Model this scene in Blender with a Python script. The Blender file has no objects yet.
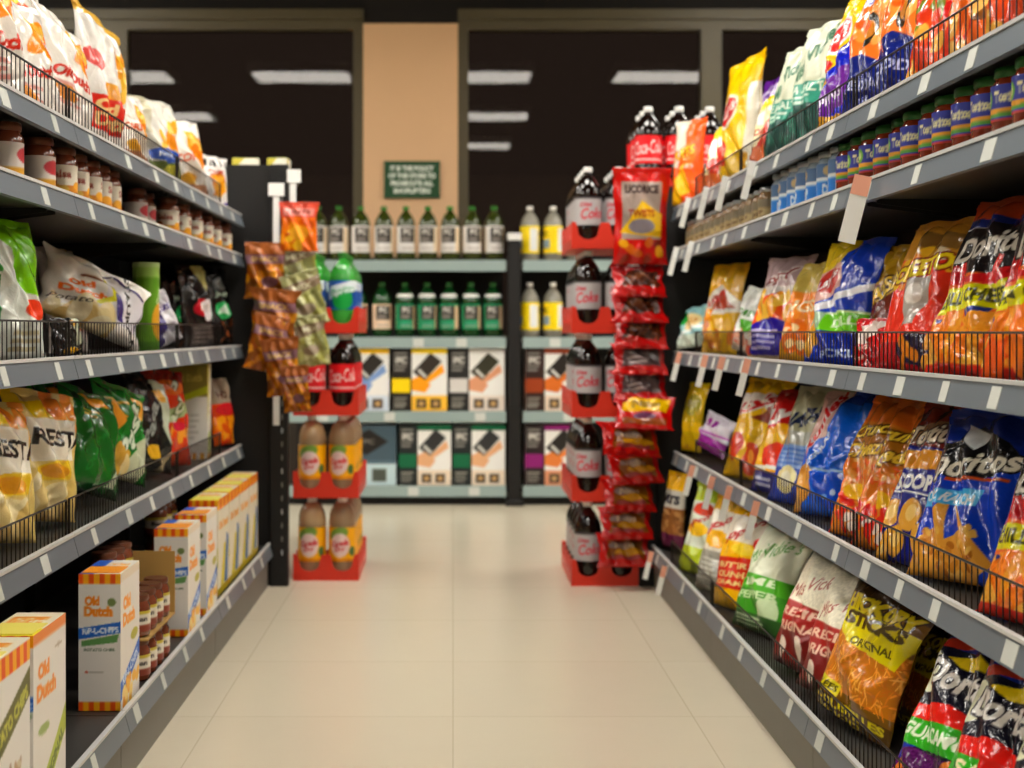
import bpy, math, random
import numpy as np
from mathutils import Vector, Matrix, Euler

random.seed(7)
rng = np.random.default_rng(7)
sc = bpy.context.scene
COL = sc.collection
PI = math.pi
R = math.radians

# ------------------------------------------------------------------ camera numbers
FPX = 1440.0            # focal length in pixels of a 1024 px wide frame
VX, VY = 453.0, 331.0   # where the aisle's parallel lines meet
CAMZ = 0.98

# ------------------------------------------------------------------ colours
def srgb(h):
    if isinstance(h, str):
        h = h.lstrip('#')
        return np.array([int(h[i:i+2], 16) / 255 for i in (0, 2, 4)])
    return np.array(h[:3], dtype=float)
def to_lin(a):
    a = np.asarray(a, dtype=float)
    return np.where(a <= 0.04045, a / 12.92, ((a + 0.055) / 1.055) ** 2.4)
def lin4(h):
    c = to_lin(srgb(h))
    return (float(c[0]), float(c[1]), float(c[2]), 1.0)

# ------------------------------------------------------------------ materials
def principled(name, color=None, rough=0.5, metal=0.0, spec=0.5, trans=0.0, ior=1.45, bump=0.0, bscale=40.0, attr=False, coat=0.0, vary=0.0, vscale=8.0):
    m = bpy.data.materials.new(name); m.use_nodes = True
    nt = m.node_tree; b = nt.nodes['Principled BSDF']
    b.inputs['Roughness'].default_value = rough
    b.inputs['Metallic'].default_value = metal
    b.inputs['Specular IOR Level'].default_value = spec
    b.inputs['Transmission Weight'].default_value = trans
    b.inputs['IOR'].default_value = ior
    b.inputs['Coat Weight'].default_value = coat
    b.inputs['Coat Roughness'].default_value = 0.1
    tc = nt.nodes.new('ShaderNodeTexCoord')
    if attr:
        a = nt.nodes.new('ShaderNodeAttribute'); a.attribute_name = 'Col'
        nt.links.new(a.outputs['Color'], b.inputs['Base Color'])
    elif vary > 0:
        n = nt.nodes.new('ShaderNodeTexNoise'); n.inputs['Scale'].default_value = vscale; n.inputs['Detail'].default_value = 5
        nt.links.new(tc.outputs['Object'], n.inputs['Vector'])
        mx = nt.nodes.new('ShaderNodeMix'); mx.data_type = 'RGBA'
        c = lin4(color)
        mx.inputs[6].default_value = tuple(x * (1 - vary) for x in c[:3]) + (1,)
        mx.inputs[7].default_value = tuple(min(1, x * (1 + vary)) for x in c[:3]) + (1,)
        nt.links.new(n.outputs['Fac'], mx.inputs[0]); nt.links.new(mx.outputs[2], b.inputs['Base Color'])
    else:
        b.inputs['Base Color'].default_value = lin4(color)
    if bump > 0:
        n = nt.nodes.new('ShaderNodeTexNoise'); n.inputs['Scale'].default_value = bscale; n.inputs['Detail'].default_value = 3
        nt.links.new(tc.outputs['Object'], n.inputs['Vector'])
        bp = nt.nodes.new('ShaderNodeBump'); bp.inputs['Strength'].default_value = bump; bp.inputs['Distance'].default_value = 0.01
        nt.links.new(n.outputs['Fac'], bp.inputs['Height']); nt.links.new(bp.outputs['Normal'], b.inputs['Normal'])
    return m

M = {}
M['film'] = principled('printed_film', rough=0.17, attr=True, bump=0.45, bscale=30, spec=0.6)
M['matte_film'] = principled('matte_printed_film', rough=0.36, attr=True, bump=0.35, bscale=26, spec=0.4)
M['card'] = principled('printed_carton', rough=0.45, attr=True, spec=0.4)
M['label'] = principled('printed_label', rough=0.35, attr=True)
M['shelf'] = principled('shelf_deck_grey', '#34322f', rough=0.45, vary=0.08, vscale=30)
M['rail'] = principled('price_rail_grey', '#666f77', rough=0.36, vary=0.05, vscale=3)
M['lip'] = principled('rail_lip_pale', '#c9c9c6', rough=0.4)
M['railteal'] = principled('price_rail_pale_teal', '#93a6a3', rough=0.4)
M['kick'] = principled('kick_plate_grey', '#77746d', rough=0.5, vary=0.1, vscale=5)
M['black'] = principled('black_steel', '#0e0d0d', rough=0.5, vary=0.2, vscale=12)
M['peg'] = principled('dark_back_panel', '#0f0d0c', rough=0.6, vary=0.2, vscale=6)
M['wire'] = principled('dark_wire', '#17120f', rough=0.4, metal=0.3)
M['tag'] = principled('white_paper_tag', '#c9ccc5', rough=0.5)
M['tagor'] = principled('peach_paper_tag', '#e9a58a', rough=0.5)
M['flagcard'] = principled('white_tag_card', '#e6e6e0', rough=0.5)
M['white'] = principled('white_plastic', '#f0f0ec', rough=0.35)
M['redcrate'] = principled('red_crate_plastic', '#d4301b', rough=0.38, vary=0.05, vscale=6)
M['cola'] = principled('dark_cola', '#120805', rough=0.07, spec=0.6, coat=0.3)
M['tea'] = principled('amber_drink', '#d6b48c', rough=0.08, spec=0.6, trans=0.6, coat=0.3)
M['clear'] = principled('clear_drink', '#c9c5b4', rough=0.06, spec=0.6, trans=0.55, coat=0.2)
M['green'] = principled('green_bottle', '#0f4a1c', rough=0.08, spec=0.6, trans=0.25, coat=0.3)
M['lime'] = principled('bright_green_bottle', '#3aa83a', rough=0.08, spec=0.6, trans=0.2, coat=0.3)
M['olive'] = principled('olive_bottle', '#3e4a14', rough=0.08, spec=0.6, trans=0.25, coat=0.3)
M['greencap'] = principled('green_cap', '#2e7a2b', rough=0.35)
M['darkgreen'] = principled('dark_green_lid', '#235a25', rough=0.35, metal=0.2)
M['yellowcap'] = principled('yellow_cap', '#f0c818', rough=0.35)
M['goldlid'] = principled('brown_lid', '#6b3f2a', rough=0.35, metal=0.3)
M['silver'] = principled('silver_lid', '#b9c0c6', rough=0.3, metal=0.6)
M['salsa'] = principled('salsa_jar', '#7a2d14', rough=0.1, spec=0.6, coat=0.4, vary=0.35, vscale=60)
M['beanjar'] = principled('brown_sauce_jar', '#743a24', rough=0.12, spec=0.6, coat=0.4, vary=0.3, vscale=50)
M['bluejar'] = principled('white_dip_jar', '#9fb0c0', rough=0.12, spec=0.6, coat=0.4)
M['tanjar'] = principled('tan_dip_jar', '#9a7c58', rough=0.12, spec=0.6, coat=0.4, vary=0.2, vscale=50)
M['kraft'] = principled('kraft_board', '#b58f4c', rough=0.7)
M['frame'] = principled('olive_brown_frame', '#50482f', rough=0.45, vary=0.06, vscale=3)
M['column'] = principled('peach_wall_paint', '#e2b98e', rough=0.7, vary=0.03, vscale=4)
M['wallpaint'] = principled('beige_wall_paint', '#c9b79a', rough=0.8, vary=0.03, vscale=2)
M['darkwall'] = principled('dark_wall_paint', '#3a3128', rough=0.7, vary=0.1, vscale=3)
M['ceil'] = principled('dark_ceiling', '#1a1715', rough=0.85, vary=0.15, vscale=3)
M['night'] = principled('asphalt_outside', '#1a1512', rough=0.9, vary=0.2, vscale=2)
M['sign'] = principled('sign_print', rough=0.45, attr=True)

def glass_mat():
    m = bpy.data.materials.new('window_glass'); m.use_nodes = True
    nt = m.node_tree; nt.nodes.clear()
    out = nt.nodes.new('ShaderNodeOutputMaterial'); mix = nt.nodes.new('ShaderNodeMixShader')
    tr = nt.nodes.new('ShaderNodeBsdfTransparent'); tr.inputs['Color'].default_value = (0.75, 0.72, 0.7, 1)
    gl = nt.nodes.new('ShaderNodeBsdfGlossy'); gl.inputs['Roughness'].default_value = 0.01
    fr = nt.nodes.new('ShaderNodeFresnel'); fr.inputs['IOR'].default_value = 1.27
    nt.links.new(fr.outputs[0], mix.inputs[0]); nt.links.new(tr.outputs[0], mix.inputs[1]); nt.links.new(gl.outputs[0], mix.inputs[2])
    nt.links.new(mix.outputs[0], out.inputs[0])
    return m
M['glass'] = glass_mat()

def floor_mat():
    m = bpy.data.materials.new('vinyl_floor_tiles'); m.use_nodes = True
    nt = m.node_tree; b = nt.nodes['Principled BSDF']
    tc = nt.nodes.new('ShaderNodeTexCoord')
    br = nt.nodes.new('ShaderNodeTexBrick'); br.offset = 0.0; br.squash = 1.0
    br.inputs['Scale'].default_value = 1.0
    br.inputs['Brick Width'].default_value = 0.61; br.inputs['Row Height'].default_value = 0.61
    br.inputs['Mortar Size'].default_value = 0.0022; br.inputs['Mortar Smooth'].default_value = 0.3
    br.inputs['Color1'].default_value = lin4('#ddd3bb'); br.inputs['Color2'].default_value = lin4('#dacfb7')
    br.inputs['Mortar'].default_value = lin4('#c8bda4')
    nt.links.new(tc.outputs['Object'], br.inputs['Vector'])
    n = nt.nodes.new('ShaderNodeTexNoise'); n.inputs['Scale'].default_value = 9; n.inputs['Detail'].default_value = 6
    nt.links.new(tc.outputs['Object'], n.inputs['Vector'])
    mp = nt.nodes.new('ShaderNodeMapRange'); mp.inputs[3].default_value = 0.985; mp.inputs[4].default_value = 1.015
    nt.links.new(n.outputs['Fac'], mp.inputs[0])
    mx = nt.nodes.new('ShaderNodeMix'); mx.data_type = 'RGBA'; mx.blend_type = 'MULTIPLY'; mx.inputs[0].default_value = 1
    nt.links.new(br.outputs['Color'], mx.inputs[6]); nt.links.new(mp.outputs[0], mx.inputs[7])
    nt.links.new(mx.outputs[2], b.inputs['Base Color'])
    b.inputs['Roughness'].default_value = 0.25
    return m
M['floor'] = floor_mat()

def emit_mat(strength):
    m = bpy.data.materials.new('lamp_diffuser'); m.use_nodes = True
    b = m.node_tree.nodes['Principled BSDF']
    b.inputs['Base Color'].default_value = (0.8, 0.8, 0.8, 1)
    b.inputs['Emission Color'].default_value = (1.0, 0.945, 0.86, 1)
    b.inputs['Emission Strength'].default_value = strength
    return m
M['lamp'] = emit_mat(16.0)

# ------------------------------------------------------------------ mesh helpers
class MB:
    def __init__(self): self.v = []; self.f = []
    def add(self, vs, fs):
        o = len(self.v); self.v += [tuple(p) for p in vs]; self.f += [tuple(i + o for i in f) for f in fs]
    def box(self, x0, x1, y0, y1, z0, z1, bev=0.0):
        if bev <= 0:
            vs = [(x, y, z) for x in (x0, x1) for y in (y0, y1) for z in (z0, z1)]
            self.add(vs, [(0, 1, 3, 2), (4, 6, 7, 5), (0, 4, 5, 1), (2, 3, 7, 6), (0, 2, 6, 4), (1, 5, 7, 3)])
        else:                                              # chamfered along every vertical edge and the top
            b = bev
            ring = lambda z, i: [(x0 + b, y0 + i, z), (x1 - b, y0 + i, z), (x1 - i, y0 + b, z), (x1 - i, y1 - b, z), (x1 - b, y1 - i, z), (x0 + b, y1 - i, z), (x0 + i, y1 - b, z), (x0 + i, y0 + b, z)]
            vs = ring(z0, 0) + ring(z1 - b, 0) + ring(z1, b * .7)
            fs = [tuple(range(7, -1, -1)), tuple(range(16, 24))]
            for k in range(2):
                for i in range(8):
                    j = (i + 1) % 8
                    fs.append((k * 8 + i, k * 8 + j, k * 8 + 8 + j, k * 8 + 8 + i))
            self.add(vs, fs)
    def prism_y(self, prof, y0, y1):                       # profile in (x, z), run along y
        n = len(prof)
        vs = [(x, y0, z) for x, z in prof] + [(x, y1, z) for x, z in prof]
        fs = [tuple(range(n)), tuple(range(2 * n - 1, n - 1, -1))]
        for i in range(n):
            j = (i + 1) % n
            fs.append((i, i + n, j + n, j))
        self.add(vs, fs)
    def prism(self, prof, a, b, fn):                       # profile 2D, fn(p, q, t) -> xyz
        n = len(prof)
        vs = [fn(p, q, a) for p, q in prof] + [fn(p, q, b) for p, q in prof]
        fs = [tuple(range(n)), tuple(range(2 * n - 1, n - 1, -1))]
        for i in range(n):
            j = (i + 1) % n
            fs.append((i, i + n, j + n, j))
        self.add(vs, fs)
    def lathe(self, prof, n=24, cx=0, cy=0):               # prof: (r, z) bottom to top, closed with caps
        vs = []
        for r, z in prof:
            for i in range(n):
                a = 2 * PI * i / n
                vs.append((cx + r * math.cos(a), cy + r * math.sin(a), z))
        fs = []
        for k in range(len(prof) - 1):
            for i in range(n):
                j = (i + 1) % n
                fs.append((k * n + i, k * n + j, (k + 1) * n + j, (k + 1) * n + i))
        fs.append(tuple(range(n - 1, -1, -1)))
        fs.append(tuple(range((len(prof) - 1) * n, len(prof) * n)))
        self.add(vs, fs)
    def tube(self, pts, r, n=6):
        pts = [Vector(p) for p in pts]
        rings = []
        for i, p in enumerate(pts):
            d = (pts[min(i + 1, len(pts) - 1)] - pts[max(i - 1, 0)]).normalized()
            up = Vector((0, 0, 1)) if abs(d.z) < .9 else Vector((1, 0, 0))
            a = d.cross(up).normalized(); b = d.cross(a)
            rings.append([p + a * r * math.cos(2 * PI * k / n) + b * r * math.sin(2 * PI * k / n) for k in range(n)])
        vs = [q for rg in rings for q in rg]; fs = []
        for k in range(len(rings) - 1):
            for i in range(n):
                j = (i + 1) % n
                fs.append((k * n + i, k * n + j, (k + 1) * n + j, (k + 1) * n + i))
        fs.append(tuple(range(n - 1, -1, -1))); fs.append(tuple(range((len(rings) - 1) * n, len(rings) * n)))
        self.add(vs, fs)
    def mesh(self, name, mat, smooth=False):
        me = bpy.data.meshes.new(name); me.from_pydata(self.v, [], self.f); me.update()
        import bmesh
        bm = bmesh.new(); bm.from_mesh(me); bmesh.ops.recalc_face_normals(bm, faces=bm.faces); bm.to_mesh(me); bm.free()
        me.materials.append(mat)
        if smooth:
            me.polygons.foreach_set('use_smooth', [True] * len(me.polygons))
            try: me.set_sharp_from_angle(angle=R(35))
            except Exception: pass
        return me

def link(name, me, parent=None, loc=None, rot=None):
    o = bpy.data.objects.new(name, me); COL.objects.link(o)
    if parent is not None: o.parent = parent
    if loc is not None: o.location = loc
    if rot is not None: o.rotation_euler = rot
    return o
def build(mb, name, mat, parent=None, smooth=False):
    return link(name, mb.mesh(name, M[mat] if isinstance(mat, str) else mat, smooth), parent)
def tag(o, label, cat, group=None):
    o['label'] = label; o['category'] = cat
    if group: o['group'] = group
    return o
def empty(name, loc=(0, 0, 0), rot=(0, 0, 0)):
    o = bpy.data.objects.new(name, None); COL.objects.link(o); o.empty_display_size = 0.05
    o.location = loc; o.rotation_euler = rot
    return o
def structure(o):
    o['kind'] = 'structure'; return o
def copy_tree(o, parent=None):
    c = o.copy(); COL.objects.link(c)
    if parent is not None: c.parent = parent
    for ch in list(o.children): copy_tree(ch, c)
    return c
ORD = ['first', 'second', 'third', 'fourth', 'fifth', 'sixth', 'seventh', 'eighth', 'ninth', 'tenth', 'eleventh', 'twelfth', 'thirteenth', 'fourteenth', 'fifteenth', 'sixteenth', 'seventeenth', 'eighteenth']

# ------------------------------------------------------------------ printed graphics: a small painter
_tm = {}
def text_mesh(s, bold=0.02, shear=0.0):
    k = (s, bold, shear)
    if k in _tm: return _tm[k]
    cu = bpy.data.curves.new('lettering', 'FONT'); cu.body = s; cu.size = 1.0; cu.offset = bold; cu.shear = shear; cu.resolution_u = 3
    o = bpy.data.objects.new('lettering', cu); COL.objects.link(o)
    dg = bpy.context.evaluated_depsgraph_get(); dg.update()
    me = o.evaluated_get(dg).to_mesh(); me.calc_loop_triangles()
    co = np.array([v.co[:2] for v in me.vertices]); tri = np.array([t.vertices[:] for t in me.loop_triangles])
    o.evaluated_get(dg).to_mesh_clear()
    bpy.data.objects.remove(o); bpy.data.curves.remove(cu)
    lo, hi = co.min(0), co.max(0)
    co = (co - lo)
    _tm[k] = (co, tri, hi - lo)
    return _tm[k]
_tb = {}
def text_bitmap(s, bold=0.02, shear=0.0, H=56):
    k = (s, bold, shear)
    if k in _tb: return _tb[k]
    co, tri, size = text_mesh(s, bold, shear)
    sc_ = H / size[1]; W = max(4, int(size[0] * sc_))
    img = np.zeros((H, W))
    P = co * sc_
    for t in tri:
        a, b, c = P[t]
        x0, x1 = int(max(0, min(a[0], b[0], c[0]))), int(min(W - 1, max(a[0], b[0], c[0]) + 1))
        y0, y1 = int(max(0, min(a[1], b[1], c[1]))), int(min(H - 1, max(a[1], b[1], c[1]) + 1))
        if x1 < x0 or y1 < y0: continue
        X, Y = np.meshgrid(np.arange(x0, x1 + 1) + .5, np.arange(y0, y1 + 1) + .5)
        d = (b[0]-a[0])*(c[1]-a[1]) - (b[1]-a[1])*(c[0]-a[0])
        if abs(d) < 1e-9: continue
        u = ((X-a[0])*(c[1]-a[1]) - (Y-a[1])*(c[0]-a[0])) / d
        v = ((b[0]-a[0])*(Y-a[1]) - (b[1]-a[1])*(X-a[0])) / d
        img[y0:y1+1, x0:x1+1] = np.maximum(img[y0:y1+1, x0:x1+1], ((u >= -.02) & (v >= -.02) & (u + v <= 1.02)) * 1.0)
    _tb[k] = img
    return img

class Canvas:
    """u to the right, v up, both 0..1; asp = height / width."""
    def __init__(s, nu, nv, asp, base):
        s.nu, s.nv, s.asp = nu, nv, asp
        s.a = np.empty((nv * 2, nu * 2, 3)); s.a[:] = srgb(base)
        u = (np.arange(nu * 2) + .5) / (nu * 2); v = (np.arange(nv * 2) + .5) / (nv * 2)
        s.U, s.V = np.meshgrid(u, v)
    def put(s, m, col):
        m = np.clip(m, 0, 1)[..., None]
        s.a = s.a * (1 - m) + srgb(col) * m
    def rect(s, u0, v0, u1, v1, col): s.put(((s.U >= u0) & (s.U <= u1) & (s.V >= v0) & (s.V <= v1)) * 1.0, col)
    def band(s, vl, vr, th, col, u0=0, u1=1):              # slanted band across
        c = vl + (vr - vl) * s.U
        s.put(((abs(s.V - c) < th / 2) & (s.U >= u0) & (s.U <= u1)) * 1.0, col)
    def ell(s, cu, cv, ru, rv, col, rot=0.0):
        x, y = s.U - cu, (s.V - cv) * s.asp
        c, n = math.cos(R(rot)), math.sin(R(rot))
        X, Y = x * c + y * n, -x * n + y * c
        s.put(((X / ru) ** 2 + (Y / (rv * s.asp)) ** 2 <= 1) * 1.0, col)
    def poly(s, pts, col):
        m = np.zeros(s.U.shape, bool); n = len(pts)
        for i in range(n):
            (x0, y0), (x1, y1) = pts[i], pts[(i + 1) % n]
            if y0 == y1: continue
            m ^= ((y0 > s.V) != (y1 > s.V)) & (s.U < (x1 - x0) * (s.V - y0) / (y1 - y0) + x0)
        s.put(m * 1.0, col)
    def chips(s, u0, v0, u1, v1, n, size, cols, seed=1, squash=.65):
        r = random.Random(seed)
        for i in range(n):
            s.ell(r.uniform(u0, u1), r.uniform(v0, v1), size * r.uniform(.7, 1.2), size * squash * r.uniform(.7, 1.2) / s.asp, cols[i % len(cols)], r.uniform(0, 180))
    def tris(s, u0, v0, u1, v1, n, size, cols, seed=1):
        r = random.Random(seed)
        for i in range(n):
            cu, cv, a = r.uniform(u0, u1), r.uniform(v0, v1), r.uniform(0, 2 * PI)
            s.poly([(cu + size * math.cos(a + k * 2.09), cv + size * math.sin(a + k * 2.09) / s.asp) for k in range(3)], cols[i % len(cols)])
    def noise(s, u0, v0, u1, v1, amt, seed=1, cell=5):
        r = np.random.default_rng(seed)
        h, w = s.U.shape
        g = np.repeat(np.repeat(r.uniform(-1, 1, (h // cell + 1, w // cell + 1)), cell, 0), cell, 1)[:h, :w]
        m = ((s.U >= u0) & (s.U <= u1) & (s.V >= v0) & (s.V <= v1))
        s.a = np.clip(s.a + (g * m * amt)[..., None], 0, 1)
    def stripes(s, v0, v1, n, cols, u0=0, u1=1):
        m = (s.V >= v0) & (s.V <= v1) & (s.U >= u0) & (s.U <= u1)
        k = np.floor((s.U - u0) / (u1 - u0) * n).astype(int)
        for i, c in enumerate(cols): s.put((m & (k % len(cols) == i)) * 1.0, c)
    def text(s, t, cu, cv, w, h, col, rot=0.0, out=None, bold=0.03, shear=0.0, arc=0.0):
        bmp = text_bitmap(t, bold, shear)
        H, W = bmp.shape
        x, y = s.U - cu, (s.V - cv) * s.asp
        c, n = math.cos(R(rot)), math.sin(R(rot))
        X, Y = x * c + y * n, -x * n + y * c
        Y = Y + arc * X * X / max(w, 1e-6)
        hh = h * s.asp
        px = (X / w + .5) * W; py = (Y / hh + .5) * H
        def samp(px, py):
            i = np.clip(px.astype(int), 0, W - 1); j = np.clip(py.astype(int), 0, H - 1)
            return bmp[j, i] * ((px >= 0) & (px < W) & (py >= 0) & (py < H))
        if out:
            o = np.zeros(s.U.shape); g = max(2.0, .09 * H)
            for a in range(8): o = np.maximum(o, samp(px + g * math.cos(a * PI / 4), py + g * math.sin(a * PI / 4)))
            s.put(o, out)
        s.put(samp(px, py), col)
    def lines(s, u0, v0, u1, v1, n, col, seed=3, fill=.55):    # rows of small print too fine to read
        r = random.Random(seed)
        for i in range(n):
            a = v0 + (v1 - v0) * (i + .2) / n; b = a + (v1 - v0) / n * fill
            s.rect(u0, a, u0 + (u1 - u0) * r.uniform(.6, 1), b, col)
    def done(s):
        h, w = s.nv, s.nu
        a = s.a.reshape(h, 2, w, 2, 3).mean((1, 3)); l = a.mean(2, keepdims=True)
        return to_lin(np.clip(l + (a - l) * 1.18, 0, 1) ** 1.12)

def grid_mesh(name, grids, mat):
    """grids: list of (P[nv,nu,3], C[nv,nu,3]) -> one mesh with a colour attribute."""
    V, C, F = [], [], []; off = 0
    for P, Cc in grids:
        nv, nu = P.shape[:2]
        V.append(P.reshape(-1, 3)); C.append(Cc.reshape(-1, 3))
        i = np.arange(nv * nu).reshape(nv, nu) + off
        F.append(np.stack([i[:-1, :-1], i[:-1, 1:], i[1:, 1:], i[1:, :-1]], -1).reshape(-1, 4)); off += nv * nu
    V = np.concatenate(V).astype(np.float32); C = np.concatenate(C); F = np.concatenate(F).astype(np.int32)
    me = bpy.data.meshes.new(name)
    me.vertices.add(len(V)); me.vertices.foreach_set('co', V.ravel())
    me.loops.add(F.size); me.loops.foreach_set('vertex_index', F.ravel())
    me.polygons.add(len(F)); me.polygons.foreach_set('loop_start', np.arange(0, F.size, 4, dtype=np.int32))
    me.update(calc_edges=True)
    at = me.color_attributes.new('Col', 'FLOAT_COLOR', 'POINT')
    at.data.foreach_set('color', np.concatenate([C, np.ones((len(C), 1))], 1).astype(np.float32).ravel())
    me.materials.append(mat)
    me.polygons.foreach_set('use_smooth', np.ones(len(F), bool))
    return me

# ------------------------------------------------------------------ printed designs
_dc = {}
DES = {}
def design(fn): DES[fn.__name__] = fn; return fn
def canvas_of(name, nu, nv, asp):
    k = (name, nu, nv)
    if k not in _dc:
        c = Canvas(nu, nv, asp, '#ffffff'); DES[name](c); _dc[k] = c.done()
    return _dc[k]

def fillc(c, col): c.a[:] = srgb(col)

@design
def cool_ranch(c):
    fillc(c, '#1848b8'); c.band(.9, .98, .5, '#15358f')
    c.poly([(0, .1), (.42, .47), (.9, .12), (.75, 0), (0, 0)], '#d9a24a'); c.chips(.15, .03, .75, .3, 40, .035, ['#c58a35', '#e6bb66', '#b3742b'], 3)
    c.poly([(.42, .47), (.62, .28), (.48, .22)], '#1848b8')
    c.poly([(.0, .5), (.72, .53), (.68, .43), (0, .41)], '#5db7e6'); c.text('COOL RANCH', .36, .47, .6, .065, '#f4f8fb', -2)
    c.poly([(.0, .63), (.55, .57), (1, .68), (.8, .82), (.45, .92), (.2, .8), (0, .8)], '#14131a'); c.poly([(.3, .93), (.6, .86), (.5, .76), (.32, .82)], '#e9edf2')
    c.text('Doritos', .5, .68, .86, .135, '#e9e4d6', 6, out='#1b1712', shear=.15)
    c.band(.57, .6, .02, '#b8541f', .3, .9)
@design
def scoops(c):
    fillc(c, '#232a86'); c.rect(0, .72, 1, 1, '#7b2a1d'); c.band(.62, .66, .12, '#e0a02e'); c.poly([(0, .72), (1, .8), (1, .93), (0, .85)], '#8b6a4d')
    c.text('Tostitos', .5, .81, .9, .13, '#e9dcc6', 5, out='#3c2319')
    c.text('SCOOPS!', .5, .5, .88, .1, '#ffffff', 3, bold=.05); c.band(.425, .44, .012, '#ffffff')
    for u, v in ((.2, .28), (.6, .3), (.42, .13), (.82, .17), (.15, .07)): c.ell(u, v, .16, .1, '#e0ac4e', 20); c.ell(u + .02, v + .012, .09, .05, '#f0cf86', 20)
@design
def cheezies(c):
    fillc(c, '#d98a35'); c.rect(0, .82, 1, 1, '#e08030'); c.rect(0, .55, 1, .8, '#b27a2c')
    c.text('Crunchy', .5, .76, .92, .12, '#f4d955', 6, out='#5a3410', shear=.3); c.text('Cheezies', .52, .63, .92, .11, '#efcf55', 6, out='#5a3410', shear=.3)
    c.chips(.05, .28, .95, .54, 70, .055, ['#ef8f3c', '#f6b05c', '#e0702a', '#f8c57e'], 5, .4)
    c.chips(.05, .02, .95, .26, 26, .1, ['#d63a2b', '#f2e6da', '#c22a22', '#e35a44'], 6, .5); c.ell(.5, .32, .14, .06, '#f5c22e')
@design
def ruffles(c):
    fillc(c, '#1a6fd8'); c.rect(0, .9, 1, 1, '#143f9a'); c.poly([(0, 1), (.45, 1), (.38, .62), (0, .55)], '#dcb6ae')
    c.poly([(0, 0), (0, .36), (.28, .42), (.42, .3), (.3, .1), (.1, 0)], '#dda656'); c.chips(0, .05, .3, .36, 14, .06, ['#e8bd74', '#c98f3d'], 4)
    c.text('Ruffles', .24, .74, .62, .13, '#c8262a', 72, out='#f2e8ea', shear=.2)
    c.band(.36, .34, .02, '#bcd8f4', .35, 1); c.poly([(.35, .33), (1, .33), (1, .05), (.6, .05)], '#1558c4')
    c.text('REGULAR', .36, .5, .4, .05, '#f2f6fb', 66); c.ell(.72, .18, .05, .025, '#c9def5'); c.ell(.6, .14, .04, .02, '#8fb9ec')
@design
def white_blue(c):
    fillc(c, '#a9aaa0'); c.rect(0, .62, 1, 1, '#b5b398'); c.text('NACHOS', .5, .76, .9, .15, '#1d2a4c', 10, bold=.05, shear=.2)
    c.rect(0, .3, 1, .5, '#86a7d8'); c.lines(.1, .32, .9, .48, 4, '#5d86cc'); c.rect(0, 0, 1, .3, '#2c4fae'); c.ell(.4, .2, .22, .12, '#efe6b4'); c.ell(.4, .2, .14, .07, '#f6f2dc')
@design
def lays_red(c):
    fillc(c, '#f0b82a'); c.rect(0, .86, 1, 1, '#a82420'); c.poly([(0, .6), (1, .72), (1, .95), (0, .9)], '#c92a26'); c.text("Lay's", .45, .75, .85, .22, '#fbf6f0', 8, bold=.05, shear=.15)
    c.ell(.55, .42, .42, .16, '#f3c63a'); c.ell(.62, .36, .34, .13, '#e0462a'); c.rect(0, 0, 1, .2, '#2a2f86'); c.band(.22, .26, .04, '#f6f3e9'); c.lines(.2, .05, .8, .16, 2, '#dcdcf0')
@design
def lays_yellow(c):
    fillc(c, '#e6bd10'); c.ell(.36, .62, .3, .14, '#f4ecd8'); c.ell(.36, .62, .26, .115, '#b8242b'); c.text("Lay's", .36, .625, .46, .12, '#fbf6f0', 12, shear=.2)
    c.rect(.86, 0, 1, .8, '#e9e2d0'); c.ell(.25, .3, .22, .1, '#c83a2a'); c.text('CLASSIC', .25, .3, .36, .04, '#f6e6d0'); c.chips(.3, .04, .85, .2, 14, .1, ['#eecb4e', '#d9a520'], 2)
@design
def yellow_white(c):
    fillc(c, '#e8be22'); c.poly([(0, .58), (.5, .78), (1, .6), (1, .86), (0, .86)], '#f2ebe0'); c.text("Lay's", .48, .74, .8, .15, '#c22a28', 12, shear=.2, out='#f6f0e6'); c.poly([(.55, .6), (.85, .75), (.92, .56)], '#8f3a22')
    c.ell(.3, .3, .16, .15, '#c94a2b', 30); c.ell(.7, .2, .17, .16, '#cf5330', -20); c.ell(.7, .22, .1, .07, '#e9a24e')
@design
def lays_pickle(c):
    fillc(c, '#1c46b4'); c.poly([(0, 1), (.5, 1), (.42, .8), (0, .72)], '#d8bf34'); c.poly([(0, .75), (.45, .83), (.6, .62), (0, .44)], '#e2b7ad'); c.ell(.28, .68, .22, .1, '#c23a34')
    c.text("Lay's", .27, .68, .4, .1, '#f7eef0', 20, shear=.2, out='#a8222a'); c.poly([(0, .44), (1, .66), (1, .6), (0, .36)], '#f0eff4')
    c.rect(0, .26, 1, .42, '#77c427'); c.rect(.0, .28, .4, .42, '#a4bfa4'); c.band(.4, .42, .02, '#d6eeb0', .4, 1); c.chips(0, .12, .4, .3, 14, .09, ['#e4b75c', '#d9a440'], 7); c.text('DILL', .72, .34, .4, .07, '#e9f8d4', 4)
    c.rect(.3, 0, 1, .25, '#1838a0'); c.text('PICKLE', .68, .09, .55, .06, '#cfdaf2', 4)
@design
def ring_orange(c):
    fillc(c, '#e9953c'); c.rect(0, .7, 1, 1, '#c9b56a'); c.rect(0, 0, 1, .24, '#b98c2e')
    for u, v in ((.25, .3), (.65, .32), (.45, .18), (.8, .16)): c.ell(u, v, .18, .1, '#e07a22'); c.ell(u, v, .09, .05, '#f6d9a8')
    c.text('RINGS', .5, .55, .8, .12, '#f8e6c0', 4)
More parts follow.
